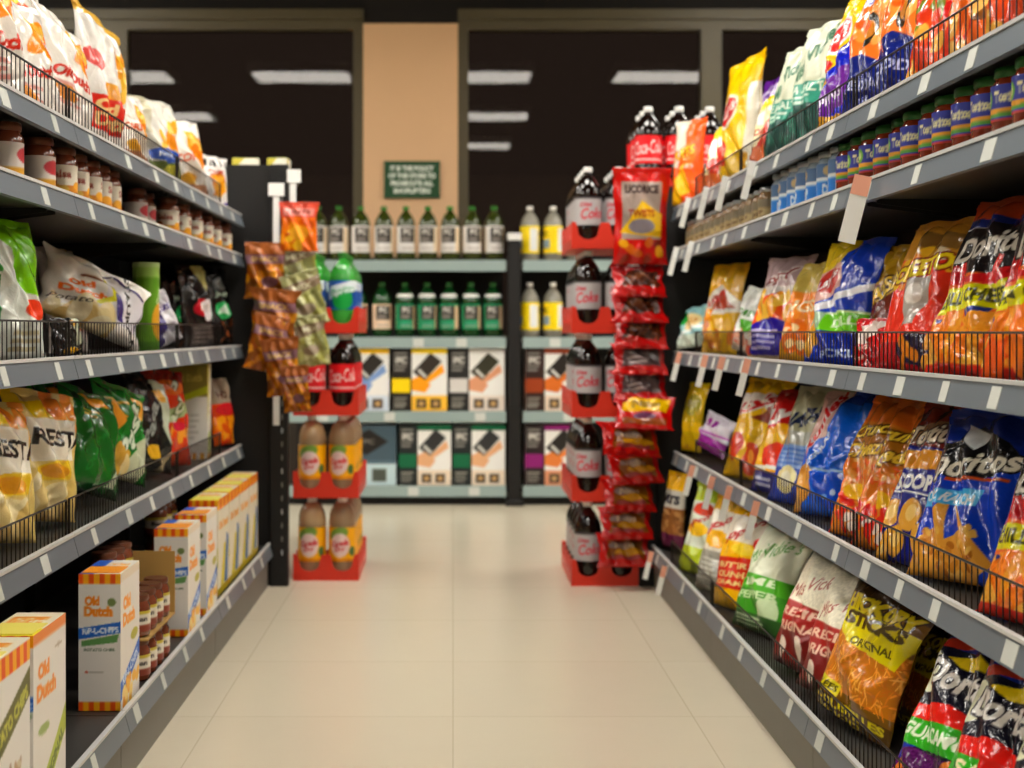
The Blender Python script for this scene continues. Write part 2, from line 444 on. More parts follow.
@design
def orange_purple(c):
    fillc(c, '#e8642c'); c.rect(0, .66, 1, 1, '#c4aeb0'); c.poly([(0, .55), (.5, .64), (1, .58), (1, .72), (0, .72)], '#eee6e2'); c.chips(0, .42, 1, .6, 14, .13, ['#f0b43a', '#f6ca5c', '#e8a024'], 8)
    c.text('Party', .5, .8, .7, .14, '#8b3a3c', 14, out='#f3ece8', shear=.2); c.ell(.55, .2, .6, .2, '#31209a'); c.lines(.12, .08, .9, .3, 4, '#cfc8ee'); c.rect(0, 0, 1, .04, '#d9c3a0')
@design
def white_green(c):
    fillc(c, '#e9ebe4'); c.poly([(.5, 1), (.8, 1), (.3, .5), (.1, .45)], '#fafaf6'); c.ell(.6, .42, .34, .1, '#5fae3a'); c.chips(.1, .05, .9, .35, 22, .09, ['#e98a6a', '#f2b79a', '#dd6a4c', '#e9d9c4'], 9); c.text('DIP', .5, .62, .5, .1, '#4d8a3a')
@design
def yellow_brown(c):
    fillc(c, '#e6bb30'); c.poly([(0, .62), (.5, .8), (1, .6), (1, .48), (0, .4)], '#f0ebdf'); c.poly([(.35, .66), (.6, .74), (.95, .52), (.4, .5)], '#a6492a'); c.rect(0, .38, .4, .52, '#efa61c'); c.chips(.1, .05, .9, .35, 22, .09, ['#e2a23e', '#f0c66c', '#d0803a'], 3); c.text("Lay's", .42, .63, .6, .1, '#b8342c', 16)
@design
def teal_white(c):
    fillc(c, '#a7d3d6'); c.ell(.15, .75, .25, .2, '#2f9a48'); c.ell(.6, .6, .3, .2, '#ecd9a8'); c.rect(0, 0, 1, .3, '#c9d4c6'); c.band(.25, .5, .08, '#f2f6f2'); c.text('TACO', .6, .62, .4, .12, '#c98a3a')
@design
def purple_white(c):
    fillc(c, '#e6e0ea'); c.rect(0, 0, 1, .4, '#9a2c98'); c.band(.42, .55, .06, '#c86ac4'); c.text('DIP', .4, .75, .5, .2, '#9a2c98')
@design
def yellow_olive(c):
    fillc(c, '#d8ba26'); c.ell(.5, .7, .4, .16, '#b5ab3a'); c.rect(0, .3, 1, .45, '#eecb2a'); c.text('CHIPS', .5, .72, .6, .1, '#efe8c0')
@design
def nacho_red(c):
    fillc(c, '#e67a35'); c.rect(0, .82, 1, 1, '#24306c'); c.poly([(0, .9), (1, .86), (1, 1), (0, 1)], '#b5512a'); c.band(.84, .8, .01, '#e8e4dc')
    c.rect(0, .55, 1, .83, '#1d1719'); c.poly([(0, .58), (.4, .52), (.9, .6), (1, .54), (1, .5), (0, .48)], '#d0262a'); c.chips(.1, .5, .9, .6, 8, .1, ['#d8312c', '#b81f24'], 3, .35)
    c.text('Doritos', .54, .72, .84, .15, '#d9d3c8', 6, out='#241c18', shear=.12)
    c.poly([(0, .45), (.7, .49), (1, .56), (1, .45), (.8, .36), (0, .32)], '#e2df1a'); c.text('CHILLI CHEESE', .48, .415, .86, .075, '#4c4a10', 4, bold=.04)
    c.poly([(.0, .3), (.18, .3), (.1, .16)], '#2b3f8c'); c.poly([(.5, .34), (.72, .36), (.58, .14)], '#2b3f8c')
    c.tris(.1, .04, .95, .26, 12, .2, ['#eda63c', '#e88a30', '#f2b95a'], 5); c.noise(0, 0, 1, .3, .06, 2)
    c.rect(0, 0, 1, .06, '#c83a28')
@design
def nacho_black(c):
    nacho_red(c); c.rect(0, .9, 1, 1, '#1d2c70'); c.tris(.1, .04, .95, .26, 9, .2, ['#ee8a3a', '#f0a050', '#e26a2c'], 9)
@design
def crunchy_red(c):
    fillc(c, '#e2452c'); c.rect(0, .75, 1, 1, '#c9953f'); c.poly([(.2, .95), (.9, .9), (.8, .8), (.3, .82)], '#8a6a3a'); c.chips(.05, .58, .95, .78, 22, .1, ['#f0a03c', '#f6c23e', '#e08a2c', '#f1e0c4'], 4, .5)
    c.poly([(.35, .6), (.7, .62), (.62, .3), (.45, .28)], '#b9b2aa'); c.ell(.5, .5, .1, .07, '#efe9e2'); c.text('CHEETOS', .5, .68, .86, .12, '#f8dc3a', 8, out='#7a1c14', bold=.05)
    c.rect(0, 0, 1, .18, '#b0242a'); c.ell(.72, .14, .3, .1, '#2a2340'); c.chips(.5, .05, .95, .2, 10, .07, ['#e8a850', '#d88a34'], 3)
@design
def yellow_dark(c):
    fillc(c, '#7a3420'); c.rect(0, .7, 1, 1, '#b8962c'); c.band(.55, .75, .16, '#c8a832'); c.text('SALSA', .5, .66, .8, .14, '#f0cf4a', 25, out='#3a1a12'); c.rect(0, 0, 1, .3, '#5c6a35'); c.band(.3, .36, .04, '#8e6ab0')
@design
def red_small(c):
    fillc(c, '#c8282a'); c.poly([(0, .6), (.6, 1), (1, .95), (.5, .5)], '#e8dcd4'); c.ell(.6, .35, .3, .15, '#a51c20'); c.text('HOT', .45, .35, .5, .14, '#f6e6d0', 30)
@design
def sunchips(c):
    fillc(c, '#e8843a'); c.text('SunChips', .5, .84, .9, .12, '#8e9ad8', 8, out='#e8e2f2', bold=.03, shear=.1); c.ell(.45, .62, .28, .13, '#f0a050'); c.ell(.5, .55, .14, .12, '#2b2a22'); c.ell(.5, .55, .09, .07, '#c98a3a'); c.chips(.1, .5, .95, .75, 10, .1, ['#f3b468', '#e26f2a'], 3)
    c.poly([(0, .34), (.4, .42), (1, .28), (1, 0), (0, 0)], '#1f2d78'); c.text('CHEDDAR', .5, .2, .8, .07, '#c6c9e6', -4)
@design
def sun_orange(c):
    fillc(c, '#e8762e'); c.chips(0, .45, 1, .9, 24, .13, ['#f2a24a', '#e9602a', '#f6c06a', '#d95a28'], 6); c.poly([(.2, .72), (.6, .66), (.35, .58)], '#f6efe6'); c.chips(0, .05, 1, .45, 24, .1, ['#d8472c', '#f0c47a', '#8a5a2a', '#e87a3a'], 7); c.text('HARVEST', .5, .9, .8, .07, '#f8e6b0', 4)
@design
def sun_red(c):
    fillc(c, '#d85a2a'); c.chips(0, .02, 1, .98, 60, .11, ['#c8322a', '#e88a3a', '#7a8a3a', '#e8b45a', '#d24a2a'], 8)
@design
def lays_blue(c):
    fillc(c, '#1f2fc0'); c.poly([(0, 1), (.75, 1), (.85, .78), (.3, .4), (0, .3)], '#f0cf1e'); c.ell(.32, .72, .3, .15, '#f0e9f0'); c.ell(.32, .72, .25, .12, '#d8342c'); c.text("Lay's", .32, .72, .4, .1, '#ffffff', 16)
    c.ell(.2, .46, .2, .06, '#cf3a3c', 20); c.poly([(0, .3), (1, .52), (1, .2), (0, .06)], '#7a3aa0'); c.text('DIPPING', .42, .24, .7, .07, '#efe9f8', 12); c.rect(0, 0, 1, .12, '#d9a83c')
@design
def vickies_teal(c):
    fillc(c, '#dfe3cf'); c.rect(0, 0, 1, .34, '#14524a'); c.rect(0, .34, 1, .52, '#3f9c86'); c.text("Miss Vickie's", .5, .76, .92, .15, '#2e6a4c', 40, shear=.3); c.text('SEA SALT', .5, .47, .8, .07, '#e6efe2'); c.lines(.15, .34, .85, .42, 2, '#cfe3d6'); c.chips(.2, .08, .8, .28, 6, .09, ['#1c6a58', '#2a7a66'], 3)
@design
def dark_red(c):
    fillc(c, '#8e1420'); c.rect(0, .8, 1, 1, '#5c2a80'); c.band(.45, .5, .1, '#a82430'); c.text('BBQ', .5, .62, .6, .14, '#e0b06a')
@design
def white_red_small(c):
    fillc(c, '#efe0b8'); c.poly([(.4, .3), (.9, .85), (1, .5), (.7, .15)], '#c8402c'); c.rect(0, 0, 1, .3, '#d8783c'); c.ell(.35, .72, .25, .12, '#f8f4ec'); c.rect(0, .85, 1, 1, '#e9d040'); c.text('CORN', .4, .5, .6, .1, '#a8302a')
@design
def orange_white(c):
    fillc(c, '#ee6a26'); c.poly([(0, .5), (0, 1), (.5, 1), (.6, .7), (.3, .45)], '#f6e8d8'); c.poly([(0, .1), (.6, .5), (.8, .2), (.3, 0), (0, 0)], '#f2c52e'); c.ell(.7, .6, .2, .14, '#f08a3c'); c.text('PUFFS', .5, .62, .7, .12, '#f8d84a', 10, out='#b8401c')
@design
def smart_green(c):
    fillc(c, '#d7dccb'); c.rect(0, 0, 1, .3, '#b6c42c'); c.rect(0, .82, 1, 1, '#b8cc3c'); c.ell(.5, .74, .3, .08, '#c0482c'); c.ell(.45, .5, .4, .08, '#efc72e'); c.text('Popcorn', .5, .6, .85, .1, '#b42a30', 20, shear=.3)
@design
def pop_grey(c):
    fillc(c, '#e8e2d4'); c.ell(.5, .55, .4, .09, '#efbd2a'); c.rect(0, .05, 1, .42, '#a9a79c'); c.lines(.15, .1, .85, .36, 5, '#d0cec4'); c.text('Popcorn', .5, .72, .85, .12, '#b8262c', 22, shear=.3); c.rect(0, .85, 1, 1, '#d8b034')
@design
def pop_yellow(c):
    fillc(c, '#f0bf1c'); c.rect(0, .66, 1, .92, '#efe8da'); c.text('Popcorn', .5, .78, .85, .12, '#b8262c', 22, shear=.3); c.poly([(.1, .48), (.9, .54), (.9, .22), (.1, .18)], '#cf3a24'); c.text('BUTTER', .5, .43, .6, .06, '#f6e2a0', 4); c.text('CRUNCH', .5, .34, .6, .06, '#f6e2a0', 4); c.text('CARAMEL', .5, .26, .6, .05, '#f6e2a0', 4); c.ell(.6, .6, .24, .06, '#f6d74a'); c.ell(.88, .68, .12, .06, '#d83030')
@design
def vickies_green(c):
    fillc(c, '#edf0dc'); c.text("Miss Vickie's", .5, .72, .84, .12, '#4f9a30', 16, shear=.4, bold=.0); c.rect(0, 0, 1, .5, '#5eb52e'); c.rect(0, 0, 1, .36, '#4a9a2c'); c.text('LIME', .5, .44, .6, .07, '#eef6dc', 4); c.text('PEPPER', .5, .32, .7, .07, '#dcefc4', 4); c.ell(.75, .2, .14, .12, '#dff0c6', 30); c.rect(0, 0, 1, .16, '#36622a'); c.lines(.15, .04, .85, .14, 3, '#cfe0c0')
@design
def vickies_red(c):
    fillc(c, '#f0ead6'); c.noise(0, .55, 1, 1, .05, 4, 4); c.text("Miss Vickie's", .52, .72, .84, .11, '#9a3a2a', 16, shear=.4, bold=.0); c.rect(0, 0, 1, .54, '#a3271f'); c.poly([(0, .3), (1, .4), (1, .0), (0, 0)], '#7c1f1a'); c.text('RECIPE', .5, .47, .7, .075, '#e9c9b4', 4); c.text('ORIGINALE', .5, .35, .86, .08, '#e9c9b4', 4); c.ell(.3, .16, .09, .09, '#f0e2d4', -25); c.ell(.62, .2, .09, .1, '#f0e2d4', 25); c.rect(0, 0, 1, .07, '#5c1814')
@design
def hickory(c):
    fillc(c, '#7c5a18'); c.rect(0, .9, 1, 1, '#4a3418'); c.rect(0, .2, 1, .64, '#c27e26'); c.chips(.0, .2, 1, .64, 260, .045, ['#eea23c', '#da8a2c', '#f6bd5c', '#c87824', '#f0ae4c'], 5, .14)
    c.text('HICKORY', .5, .85, .92, .12, '#d8c52a', 2, out='#3c2a10', bold=.06); c.poly([(0, .78), (1, .8), (1, .7), (.92, .52), (.3, .56), (0, .68)], '#e0d41c'); c.text('STICKS', .52, .735, .8, .1, '#5a4a12', 2, bold=.06); c.text('ORIGINAL', .6, .6, .5, .06, '#5a5212', 3)
    c.poly([(0, .26), (.4, .24), (.4, .15), (0, .17)], '#dcd022'); c.text('SALÉES', .2, .205, .34, .06, '#5a5212', 0); c.rect(0, 0, 1, .14, '#5a4214'); c.text('CROUSTILLES', .5, .1, .9, .06, '#d2c42a', 0, bold=.05); c.text('SMOKED', .4, .035, .6, .04, '#b8aa2c', 0)
@design
def doritos_guac(c):
    fillc(c, '#17172a'); c.rect(0, .86, 1, 1, '#1c2f7c'); c.poly([(.05, .84), (.5, .9), (1, .8), (1, .86), (.4, .95), (0, .9)], '#a83a28'); c.poly([(.2, .8), (.55, .86), (.8, .78), (.4, .76)], '#e3c92c'); c.ell(.06, .7, .16, .12, '#e9ead0')
    c.poly([(.0, .5), (.5, .56), (1, .5), (1, .45), (0, .42)], '#d83024'); c.text('Doritos', .53, .69, .86, .145, '#f0ece6', -3, out='#201a26', shear=.1, bold=.035)
    c.poly([(0, .42), (.95, .47), (.95, .3), (0, .27)], '#3fa52c'); c.text('GUACAMOLE', .5, .37, .84, .08, '#eaf3dc', 1, bold=.04)
    c.rect(0, 0, 1, .27, '#5c1c60'); c.poly([(0, .0), (.1, .22), (.35, .12), (.75, .3), (.9, 0)], '#d9863a'); c.noise(.05, 0, .9, .28, .06, 3, 4); c.poly([(0, .27), (.3, .28), (.05, .18)], '#26389a')
@design
def doritos_red(c):
    doritos_guac(c); c.rect(0, .27, 1, .46, '#c82a22'); c.poly([(0, .42), (.5, .44), (.5, .3), (0, .27)], '#3fa52c'); c.text('SALSA', .5, .37, .6, .08, '#f2e6c0', 2, bold=.04); c.poly([(.3, .3), (.7, .36), (1, .2), (.8, .05)], '#f0c22e'); c.chips(.4, .04, .95, .26, 14, .07, ['#e8a83a', '#f4d05a'], 2)
@design
def clear_brown(c):
    fillc(c, '#8a6038'); c.rect(0, .8, 1, 1, '#e6b81c'); c.rect(0, .56, 1, .8, '#c4c0b6'); c.text('NUTS', .5, .67, .8, .12, '#2c2a34', 0, bold=.06); c.chips(0, .22, 1, .55, 60, .07, ['#9c6e40', '#7c5430', '#b48a58'], 4); c.rect(0, 0, 1, .2, '#6a2c4c')
# ---- left side
@design
def old_dutch(c):
    fillc(c, '#efece6'); c.rect(0, .93, 1, 1, '#d9b45a'); c.poly([(.55, .8), (.75, .78), (.92, .5), (.8, .42)], '#e8bd46'); c.chips(.6, .45, .9, .8, 8, .09, ['#e2a02e', '#f0c860', '#cf8a22'], 3); c.ell(.2, .6, .18, .08, '#d8605a'); c.ell(.5, .4, .22, .07, '#dca02c')
    c.poly([(0, .3), (1, .4), (1, .14), (0, .05)], '#cf3626'); c.text('Old', .4, .27, .34, .09, '#f4d7a0', 6, bold=.05); c.text('Dutch', .55, .18, .6, .1, '#f4d7a0', 6, bold=.05); c.rect(0, 0, 1, .05, '#e8e4dc')
@design
def old_dutch_b(c):
    fillc(c, '#eeeae2'); c.ell(.7, .72, .3, .1, '#ef9a2a', 30); c.chips(.4, .55, 1, .85, 10, .11, ['#f0a838', '#e87a28', '#f4c454'], 6); c.text('Old Dutch', .45, .4, .7, .1, '#c43a2a', 6, bold=.05); c.lines(.1, .1, .7, .3, 4, '#d8a39a'); c.ell(.3, .2, .2, .06, '#c98a3a')
@design
def old_dutch_c(c):
    fillc(c, '#ecefe6'); c.ell(.3, .8, .3, .12, '#f0c81e'); c.ell(.6, .72, .16, .14, '#df5a24', 30); c.band(.45, .55, .1, '#e0602e'); c.poly([(.6, .6), (1, .9), (1, .7), (.8, .5)], '#b9c46a'); c.text('Old Dutch', .5, .3, .8, .12, '#d89a3a', 8); c.lines(.1, .06, .8, .2, 3, '#d9b48a')
@design
def grey_blue(c):
    fillc(c, '#dcd9cf'); c.poly([(0, .6), (0, 1), (.4, 1), (.25, .6)], '#c5bfa8'); c.chips(.45, .5, .9, .78, 14, .1, ['#f0b43a', '#e89a2a', '#f6d06a'], 5); c.ell(.55, .38, .4, .08, '#3c6ac4'); c.rect(.1, .05, 1, .3, '#6a7a3a'); c.ell(.6, .2, .2, .08, '#c4c050'); c.text('RIPPLE', .55, .38, .5, .06, '#eef2fa')
@design
def white_orange(c):
    fillc(c, '#efe9df'); c.poly([(.5, .9), (.8, .85), (1, .5), (.6, .4)], '#eda738'); c.chips(.5, .4, .95, .85, 10, .1, ['#f4c860', '#e89028'], 6); c.rect(0, 0, 1, .2, '#b98a6a'); c.ell(.35, .28, .22, .08, '#e2ae34'); c.text('CORN', .4, .55, .5, .1, '#d8602a', 4)
@design
def cheese_box(c):
    fillc(c, '#efece8'); c.stripes(.84, .97, 14, ['#1c1a1c', '#efece8']); c.ell(.5, .5, .32, .22, '#eaa92a'); c.chips(.25, .35, .75, .65, 8, .08, ['#f4c45a', '#d98a1c'], 3); c.poly([(0, 0), (1, .25), (1, 0)], '#5a3aa0'); c.text('CORN', .5, .73, .6, .1, '#b8402a')
@design
def lime_white(c):
    fillc(c, '#e2e6de'); c.poly([(.3, 1), (1, 1), (1, .45), (.62, .5), (.55, .8)], '#84c81c'); c.ell(.78, .36, .2, .08, '#e0522c'); c.rect(0, .15, .28, .55, '#1f8a3a'); c.rect(0, 0, .3, .15, '#7cc41e'); c.rect(0, .8, .3, 1, '#5cae1c'); c.text('LIME', .3, .68, .4, .1, '#2f8a2c', 80); c.lines(.4, .05, .9, .22, 3, '#c8c0a4')
@design
def restaurante(c):
    fillc(c, '#f0ece2'); c.poly([(.5, .88), (.62, .96), (.98, .8), (.98, .2), (.66, .26), (.55, .42)], '#e2dfe2')
    for a, b in (((.5, .88), (.62, .96)), ((.62, .96), (.98, .8)), ((.98, .8), (.97, .3))):
        c.poly([a, b, (b[0] - .02, b[1] - .035), (a[0] - .0, a[1] - .04)], '#3c2f62')
    c.text('Old', .3, .62, .24, .1, '#ea7a26', 8, bold=.05); c.text('Dutch', .34, .5, .44, .1, '#ea7a26', 6, bold=.05); c.poly([(.5, .9), (.58, .86), (.68, .6), (.5, .42), (.42, .4), (.6, .62)], '#d4cf3e'); c.band(.74, .78, .03, '#7a4a2c', .3, .56)
    c.text('RESTAURANTE', .82, .5, .84, .1, '#26211f', -72, bold=.03); c.poly([(.62, .68), (.7, .7), (.8, .3), (.7, .3)], '#4a3f7c')
    c.chips(.1, .02, .6, .3, 12, .13, ['#f0dfae', '#e8cf8e', '#f6ecca'], 5); c.text('Potato', .22, .34, .4, .08, '#2c2624', 10, shear=.4, bold=0)
@design
def blue_star(c):
    fillc(c, '#dcd6d0'); c.poly([(.1, .2), (.3, .75), (.5, .55), (.7, .85), (.9, .3)], '#3c2f72'); c.poly([(.16, .2), (.32, .65), (.52, .45), (.7, .75), (.84, .3)], '#e6e2e2'); c.ell(.4, .4, .12, .07, '#e8a53a'); c.poly([(.5, .95), (.8, 1), (.85, .7), (.6, .8)], '#c8c03c'); c.text('Old Dutch', .5, .24, .5, .06, '#ea7a26')
@design
def white_purple(c):
    fillc(c, '#e8e6ea'); c.poly([(0, .2), (.35, .7), (.45, .4), (.2, .0), (0, 0)], '#4a3f7c'); c.ell(.6, .3, .2, .1, '#bcb8c4'); c.text('CRISPS', .6, .7, .6, .1, '#5a4a8c')
@design
def black_red(c):
    fillc(c, '#1a1718'); c.poly([(.5, 1), (.9, 1), (.8, .72), (.55, .75)], '#b5b47a'); c.ell(.45, .5, .26, .12, '#c8283a'); c.ell(.65, .48, .18, .14, '#e8e0e0'); c.rect(.1, 0, .9, .3, '#5a5250'); c.lines(.15, .05, .85, .28, 4, '#8a827c'); c.text('HOT', .5, .5, .4, .08, '#f4ece4')
@design
def black_green(c):
    fillc(c, '#171615'); c.ell(.5, .45, .3, .12, '#3fae6a'); c.poly([(.35, .4), (.5, .55), (.7, .38), (.5, .42)], '#dfeee0'); c.chips(.4, .05, .95, .32, 10, .1, ['#5c3a26', '#7a4a2c'], 3); c.ell(.6, .8, .2, .08, '#5a5a54'); c.text('JALAP', .5, .66, .5, .08, '#c8d8c4')
@design
def rest_yellow(c):
    fillc(c, '#e3cd86'); c.rect(0, 0, .16, 1, '#e6c92a'); c.poly([(.14, .92), (.5, .96), (.62, .84), (.3, .8)], '#f0d118'); c.chips(.6, .75, .95, .96, 7, .13, ['#eaa048', '#f3d49a', '#e08a34'], 3); c.poly([(.14, .8), (.9, .82), (.9, .5), (.2, .46)], '#f0ebdc'); c.text('RESTAURANTE', 1.2, .66, 1.9, .13, '#26221e', 0, bold=.03)
    c.poly([(.25, .4), (.45, .48), (.85, .5), (.8, .34), (.4, .32)], '#e3c33a'); c.ell(.55, .4, .22, .06, '#d8a030'); c.chips(.1, .02, .8, .28, 14, .14, ['#e6d29a', '#d9bf7e', '#efe2b8'], 6)
@design
def green_dark(c):
    fillc(c, '#146a22'); c.poly([(.3, .96), (.8, .98), (.95, .9), (.5, .86)], '#e8a83c'); c.lines(.25, .72, .6, .82, 2, '#b9a03a'); c.poly([(.5, .0), (.9, .3), (1, .26), (.7, 0)], '#c6cdb8'); c.rect(0, 0, 1, .08, '#0f4a1a'); c.text('Que Pasa', .45, .45, .6, .08, '#1f7d30', 50)
@design
def green_chip(c):
    fillc(c, '#1c7a2a'); c.poly([(.05, .58), (.2, .82), (.5, .68), (.3, .5)], '#e9a840'); c.poly([(.7, .95), (.95, .9), (.95, .72), (.8, .7)], '#efb954'); c.text('Pasa', .55, .52, .75, .2, '#dfe8d4', 55, shear=.2, out='#125a1e'); c.poly([(.3, .0), (.55, .3), (1, .62), (1, .3), (.75, 0)], '#cdd1b4'); c.chips(.0, .05, .45, .26, 12, .1, ['#e2c272', '#d0a850', '#eedba2'], 3); c.band(.8, .86, .03, '#c9a83a', 0, .6)
@design
def black_white(c):
    fillc(c, '#1a1a1a'); c.poly([(.6, 1), (1, 1), (.96, .55), (.75, .3), (.6, .5)], '#c3c9b4'); c.poly([(.55, .9), (.8, .95), (.85, .8), (.6, .78)], '#e2b25a'); c.text('Pasa', .35, .5, .6, .14, '#a8aca4', 60, shear=.2); c.ell(.4, .2, .18, .08, '#d8ae3a'); c.poly([(.5, 0), (.9, .3), (.7, 0)], '#d8c8a4')
@design
def red_green(c):
    fillc(c, '#c8441f'); c.rect(0, .78, 1, 1, '#8f2c20'); c.ell(.5, .84, .36, .09, '#c86a2c'); c.poly([(.1, .56), (.9, .7), (.95, .58), (.1, .44)], '#a9b88c'); c.text('Nacho', .5, .6, .8, .12, '#e6ead0', 60, out='#5a6a3a'); c.chips(.1, .05, .9, .4, 24, .1, ['#d8551f', '#e8862a', '#c83a24', '#e0a03c'], 4); c.ell(.5, .42, .2, .05, '#c8314a')
@design
def red_yellow(c):
    fillc(c, '#d8501f'); c.rect(0, .65, 1, 1, '#bcae9c'); c.ell(.5, .56, .4, .1, '#d8303a'); c.rect(0, .1, 1, .45, '#e88a1e'); c.chips(0, .05, 1, .45, 16, .14, ['#f0aa24', '#e06a1c'], 5); c.text('HOT', .5, .78, .6, .12, '#6a3a2c')
@design
def hang_orange(c):
    fillc(c, '#8a4f16'); c.rect(0, .84, 1, 1, '#a86a3c'); c.chips(0, .08, 1, .62, 40, .13, ['#b87a1e', '#96601c', '#d0962c', '#7c4a14', '#a85a1a'], 5); c.rect(0, .66, 1, .82, '#8d6a74'); c.text('SNACK', .5, .74, .7, .09, '#d8b878'); c.ell(.6, .32, .22, .1, '#7e5a60')
@design
def hang_lime(c):
    fillc(c, '#a5a478'); c.chips(0, .05, 1, .75, 34, .15, ['#b4b57c', '#8e9060', '#c9c9a0', '#9c9c5c'], 5); c.poly([(0, .6), (1, .75), (1, .92), (0, .85)], '#8a7a66'); c.text('MIX', .5, .78, .5, .1, '#d8d4b8'); c.ell(.45, .35, .25, .1, '#a29482')
@design
def hang_bright(c):
    fillc(c, '#e07a1c'); c.rect(0, .72, 1, 1, '#d8604c'); c.rect(.1, .76, .9, .92, '#e8a49a'); c.chips(0, .05, 1, .7, 20, .14, ['#f0a01c', '#e8861a', '#f6c43a', '#cf6414'], 4); c.text('NUTS', .5, .84, .6, .08, '#8a2c20'); c.ell(.5, .4, .26, .16, '#f0b43c')
@design
def red_pack(c):
    fillc(c, '#a81414'); c.poly([(.12, .3), (.3, .78), (.88, .78), (.92, .3)], '#4c2413'); c.chips(.2, .36, .86, .7, 24, .1, ['#5a2e18', '#3c1c10', '#6e3c20'], 5, .25); c.rect(0, .84, 1, 1, '#8c1010'); c.text('JERKY', .5, .62, .5, .14, '#8a5a3a')
@design
def red_pack_grey(c):
    fillc(c, '#a51313'); c.poly([(.12, .25), (.2, .8), (.88, .8), (.9, .25)], '#5a4a4a'); c.lines(.25, .3, .8, .55, 2, '#a89a98'); c.rect(0, 0, 1, .14, '#b81a1a'); c.text('BARS', .5, .66, .4, .14, '#8a7c7a')
@design
def red_pack_yellow(c):
    fillc(c, '#b01613'); c.poly([(.1, .5), (.14, .9), (.92, .9), (.9, .5)], '#e2bb14'); c.text('Nibs', .52, .72, .5, .22, '#a8893a', 0, bold=.06); c.ell(.5, .36, .2, .1, '#6a3a5c'); c.rect(.12, .12, .9, .3, '#8c4a12'); c.rect(0, 0, 1, .1, '#bb1b1b')
@design
def red_pack_low(c):
    fillc(c, '#a81410'); c.poly([(.14, .2), (.2, .75), (.88, .75), (.9, .2)], '#7c4a14'); c.ell(.4, .6, .22, .1, '#8a7a76'); c.ell(.6, .4, .3, .1, '#b8881c'); c.rect(.2, .2, .8, .3, '#8c3c3a'); c.text('Nibs', .5, .58, .4, .16, '#c8b49a')
@design
def red_bag(c):
    fillc(c, '#b3140f'); c.rect(.14, .28, .86, .9, '#a89a92'); c.text('LICORICE', .5, .82, .6, .09, '#3a2c2c', 0, bold=.05); c.poly([(.1, .35), (.5, .7), (.9, .55), (.86, .3)], '#d8b42a'); c.ell(.5, .42, .24, .08, '#8f8890'); c.chips(.15, .06, .85, .26, 10, .1, ['#c86a1c', '#8c2a12', '#d8a22a'], 3); c.text('TWISTS', .5, .56, .5, .08, '#8a2c1c')
# ---- cartons
def stripes_od(c, v0, v1, n=8): c.stripes(v0, v1, n, ['#e0641e', '#f3b62c'])
@design
def ripl_end(c):
    fillc(c, '#eae7e2'); stripes_od(c, .925, 1); stripes_od(c, 0, .07); c.text('Old', .33, .8, .34, .07, '#e3912a', 0, bold=.06); c.text('Dutch', .47, .725, .66, .075, '#e3912a', 0, bold=.06); c.ell(.78, .79, .1, .03, '#7c8c5a')
    c.poly([(0, .6), (1, .65), (1, .57), (0, .52)], '#2f6fc0'); c.text('RIP-L-CHIPS', .52, .586, .84, .045, '#e9f1fa', 3, bold=.05); c.poly([(.08, .51), (.95, .56), (.9, .5), (.08, .47)], '#6d9a62'); c.text('POTATO CHIPS', .5, .445, .7, .02, '#6a7a66'); c.ell(.2, .285, .04, .008, '#c85a3a'); c.lines(.25, .275, .75, .295, 1, '#c4c0b8')
@design
def ripl_side(c):
    fillc(c, '#eee9e0'); c.text('Old', .32, .76, .36, .1, '#e9a02e', 0, bold=.06); c.text('Dutch', .42, .64, .6, .1, '#e9a02e', 0, bold=.06); c.rect(0, .93, 1, 1, '#e8dcc8'); c.poly([(0, .2), (1, .42), (1, .3), (0, .06)], '#2f6fc0'); c.text('RIP-L-CHIPS', .5, .26, .8, .07, '#e9f1fa', 14); c.chips(.1, .02, .95, .18, 16, .1, ['#f0c04a', '#e8a838', '#f6dc90'], 4); c.ell(.7, .48, .2, .04, '#b9b44c')
@design
def ripl_top(c):
    fillc(c, '#eae6dc'); c.rect(0, 0, .35, 1, '#3a66b8'); c.rect(.4, .2, .9, .5, '#e9a02e'); c.text('Old Dutch', .65, .7, .5, .2, '#e9a02e')
@design
def pop_side(c):
    fillc(c, '#ece8e0'); c.rect(0, .93, 1, 1, '#e89a5c'); c.text('Old', .3, .76, .32, .09, '#e8973a', 0, bold=.06); c.text('Dutch', .38, .64, .56, .1, '#e8973a', 0, bold=.06); c.poly([(.1, .04), (1, .46), (1, .3), (.35, 0), (.1, 0)], '#b9c258'); c.text('ORIGINAL', .6, .18, .7, .07, '#5a6a2c', 32); c.ell(.75, .84, .12, .01, '#c4b8a4'); c.ell(.3, .42, .16, .03, '#a9b878')
@design
def pop_front(c):
    fillc(c, '#ece9e2'); stripes_od(c, .87, .99, 12); c.poly([(0, .55), (1, .84), (1, .68), (0, .38)], '#6b6a38'); c.text('POTATO CHIPS', .5, .61, .9, .08, '#c9c860', 17, bold=.05); c.chips(0, 0, .75, .36, 70, .05, ['#d8ccb0', '#c4a888', '#e8e0cc', '#b8a08c'], 5); c.ell(.1, .66, .1, .05, '#d8b49a')
@design
def pop_top(c):
    fillc(c, '#efe6d0'); c.rect(0, 0, 1, .3, '#e9dc2a'); c.rect(.1, .4, .8, .8, '#e9a02e'); c.text('Old Dutch', .5, .6, .6, .3, '#efe6d0')
@design
def lime_top(c):
    fillc(c, '#2f7a3a'); c.rect(.5, 0, 1, 1, '#dcd82a'); c.rect(.1, .3, .4, .7, '#e9e6dc')
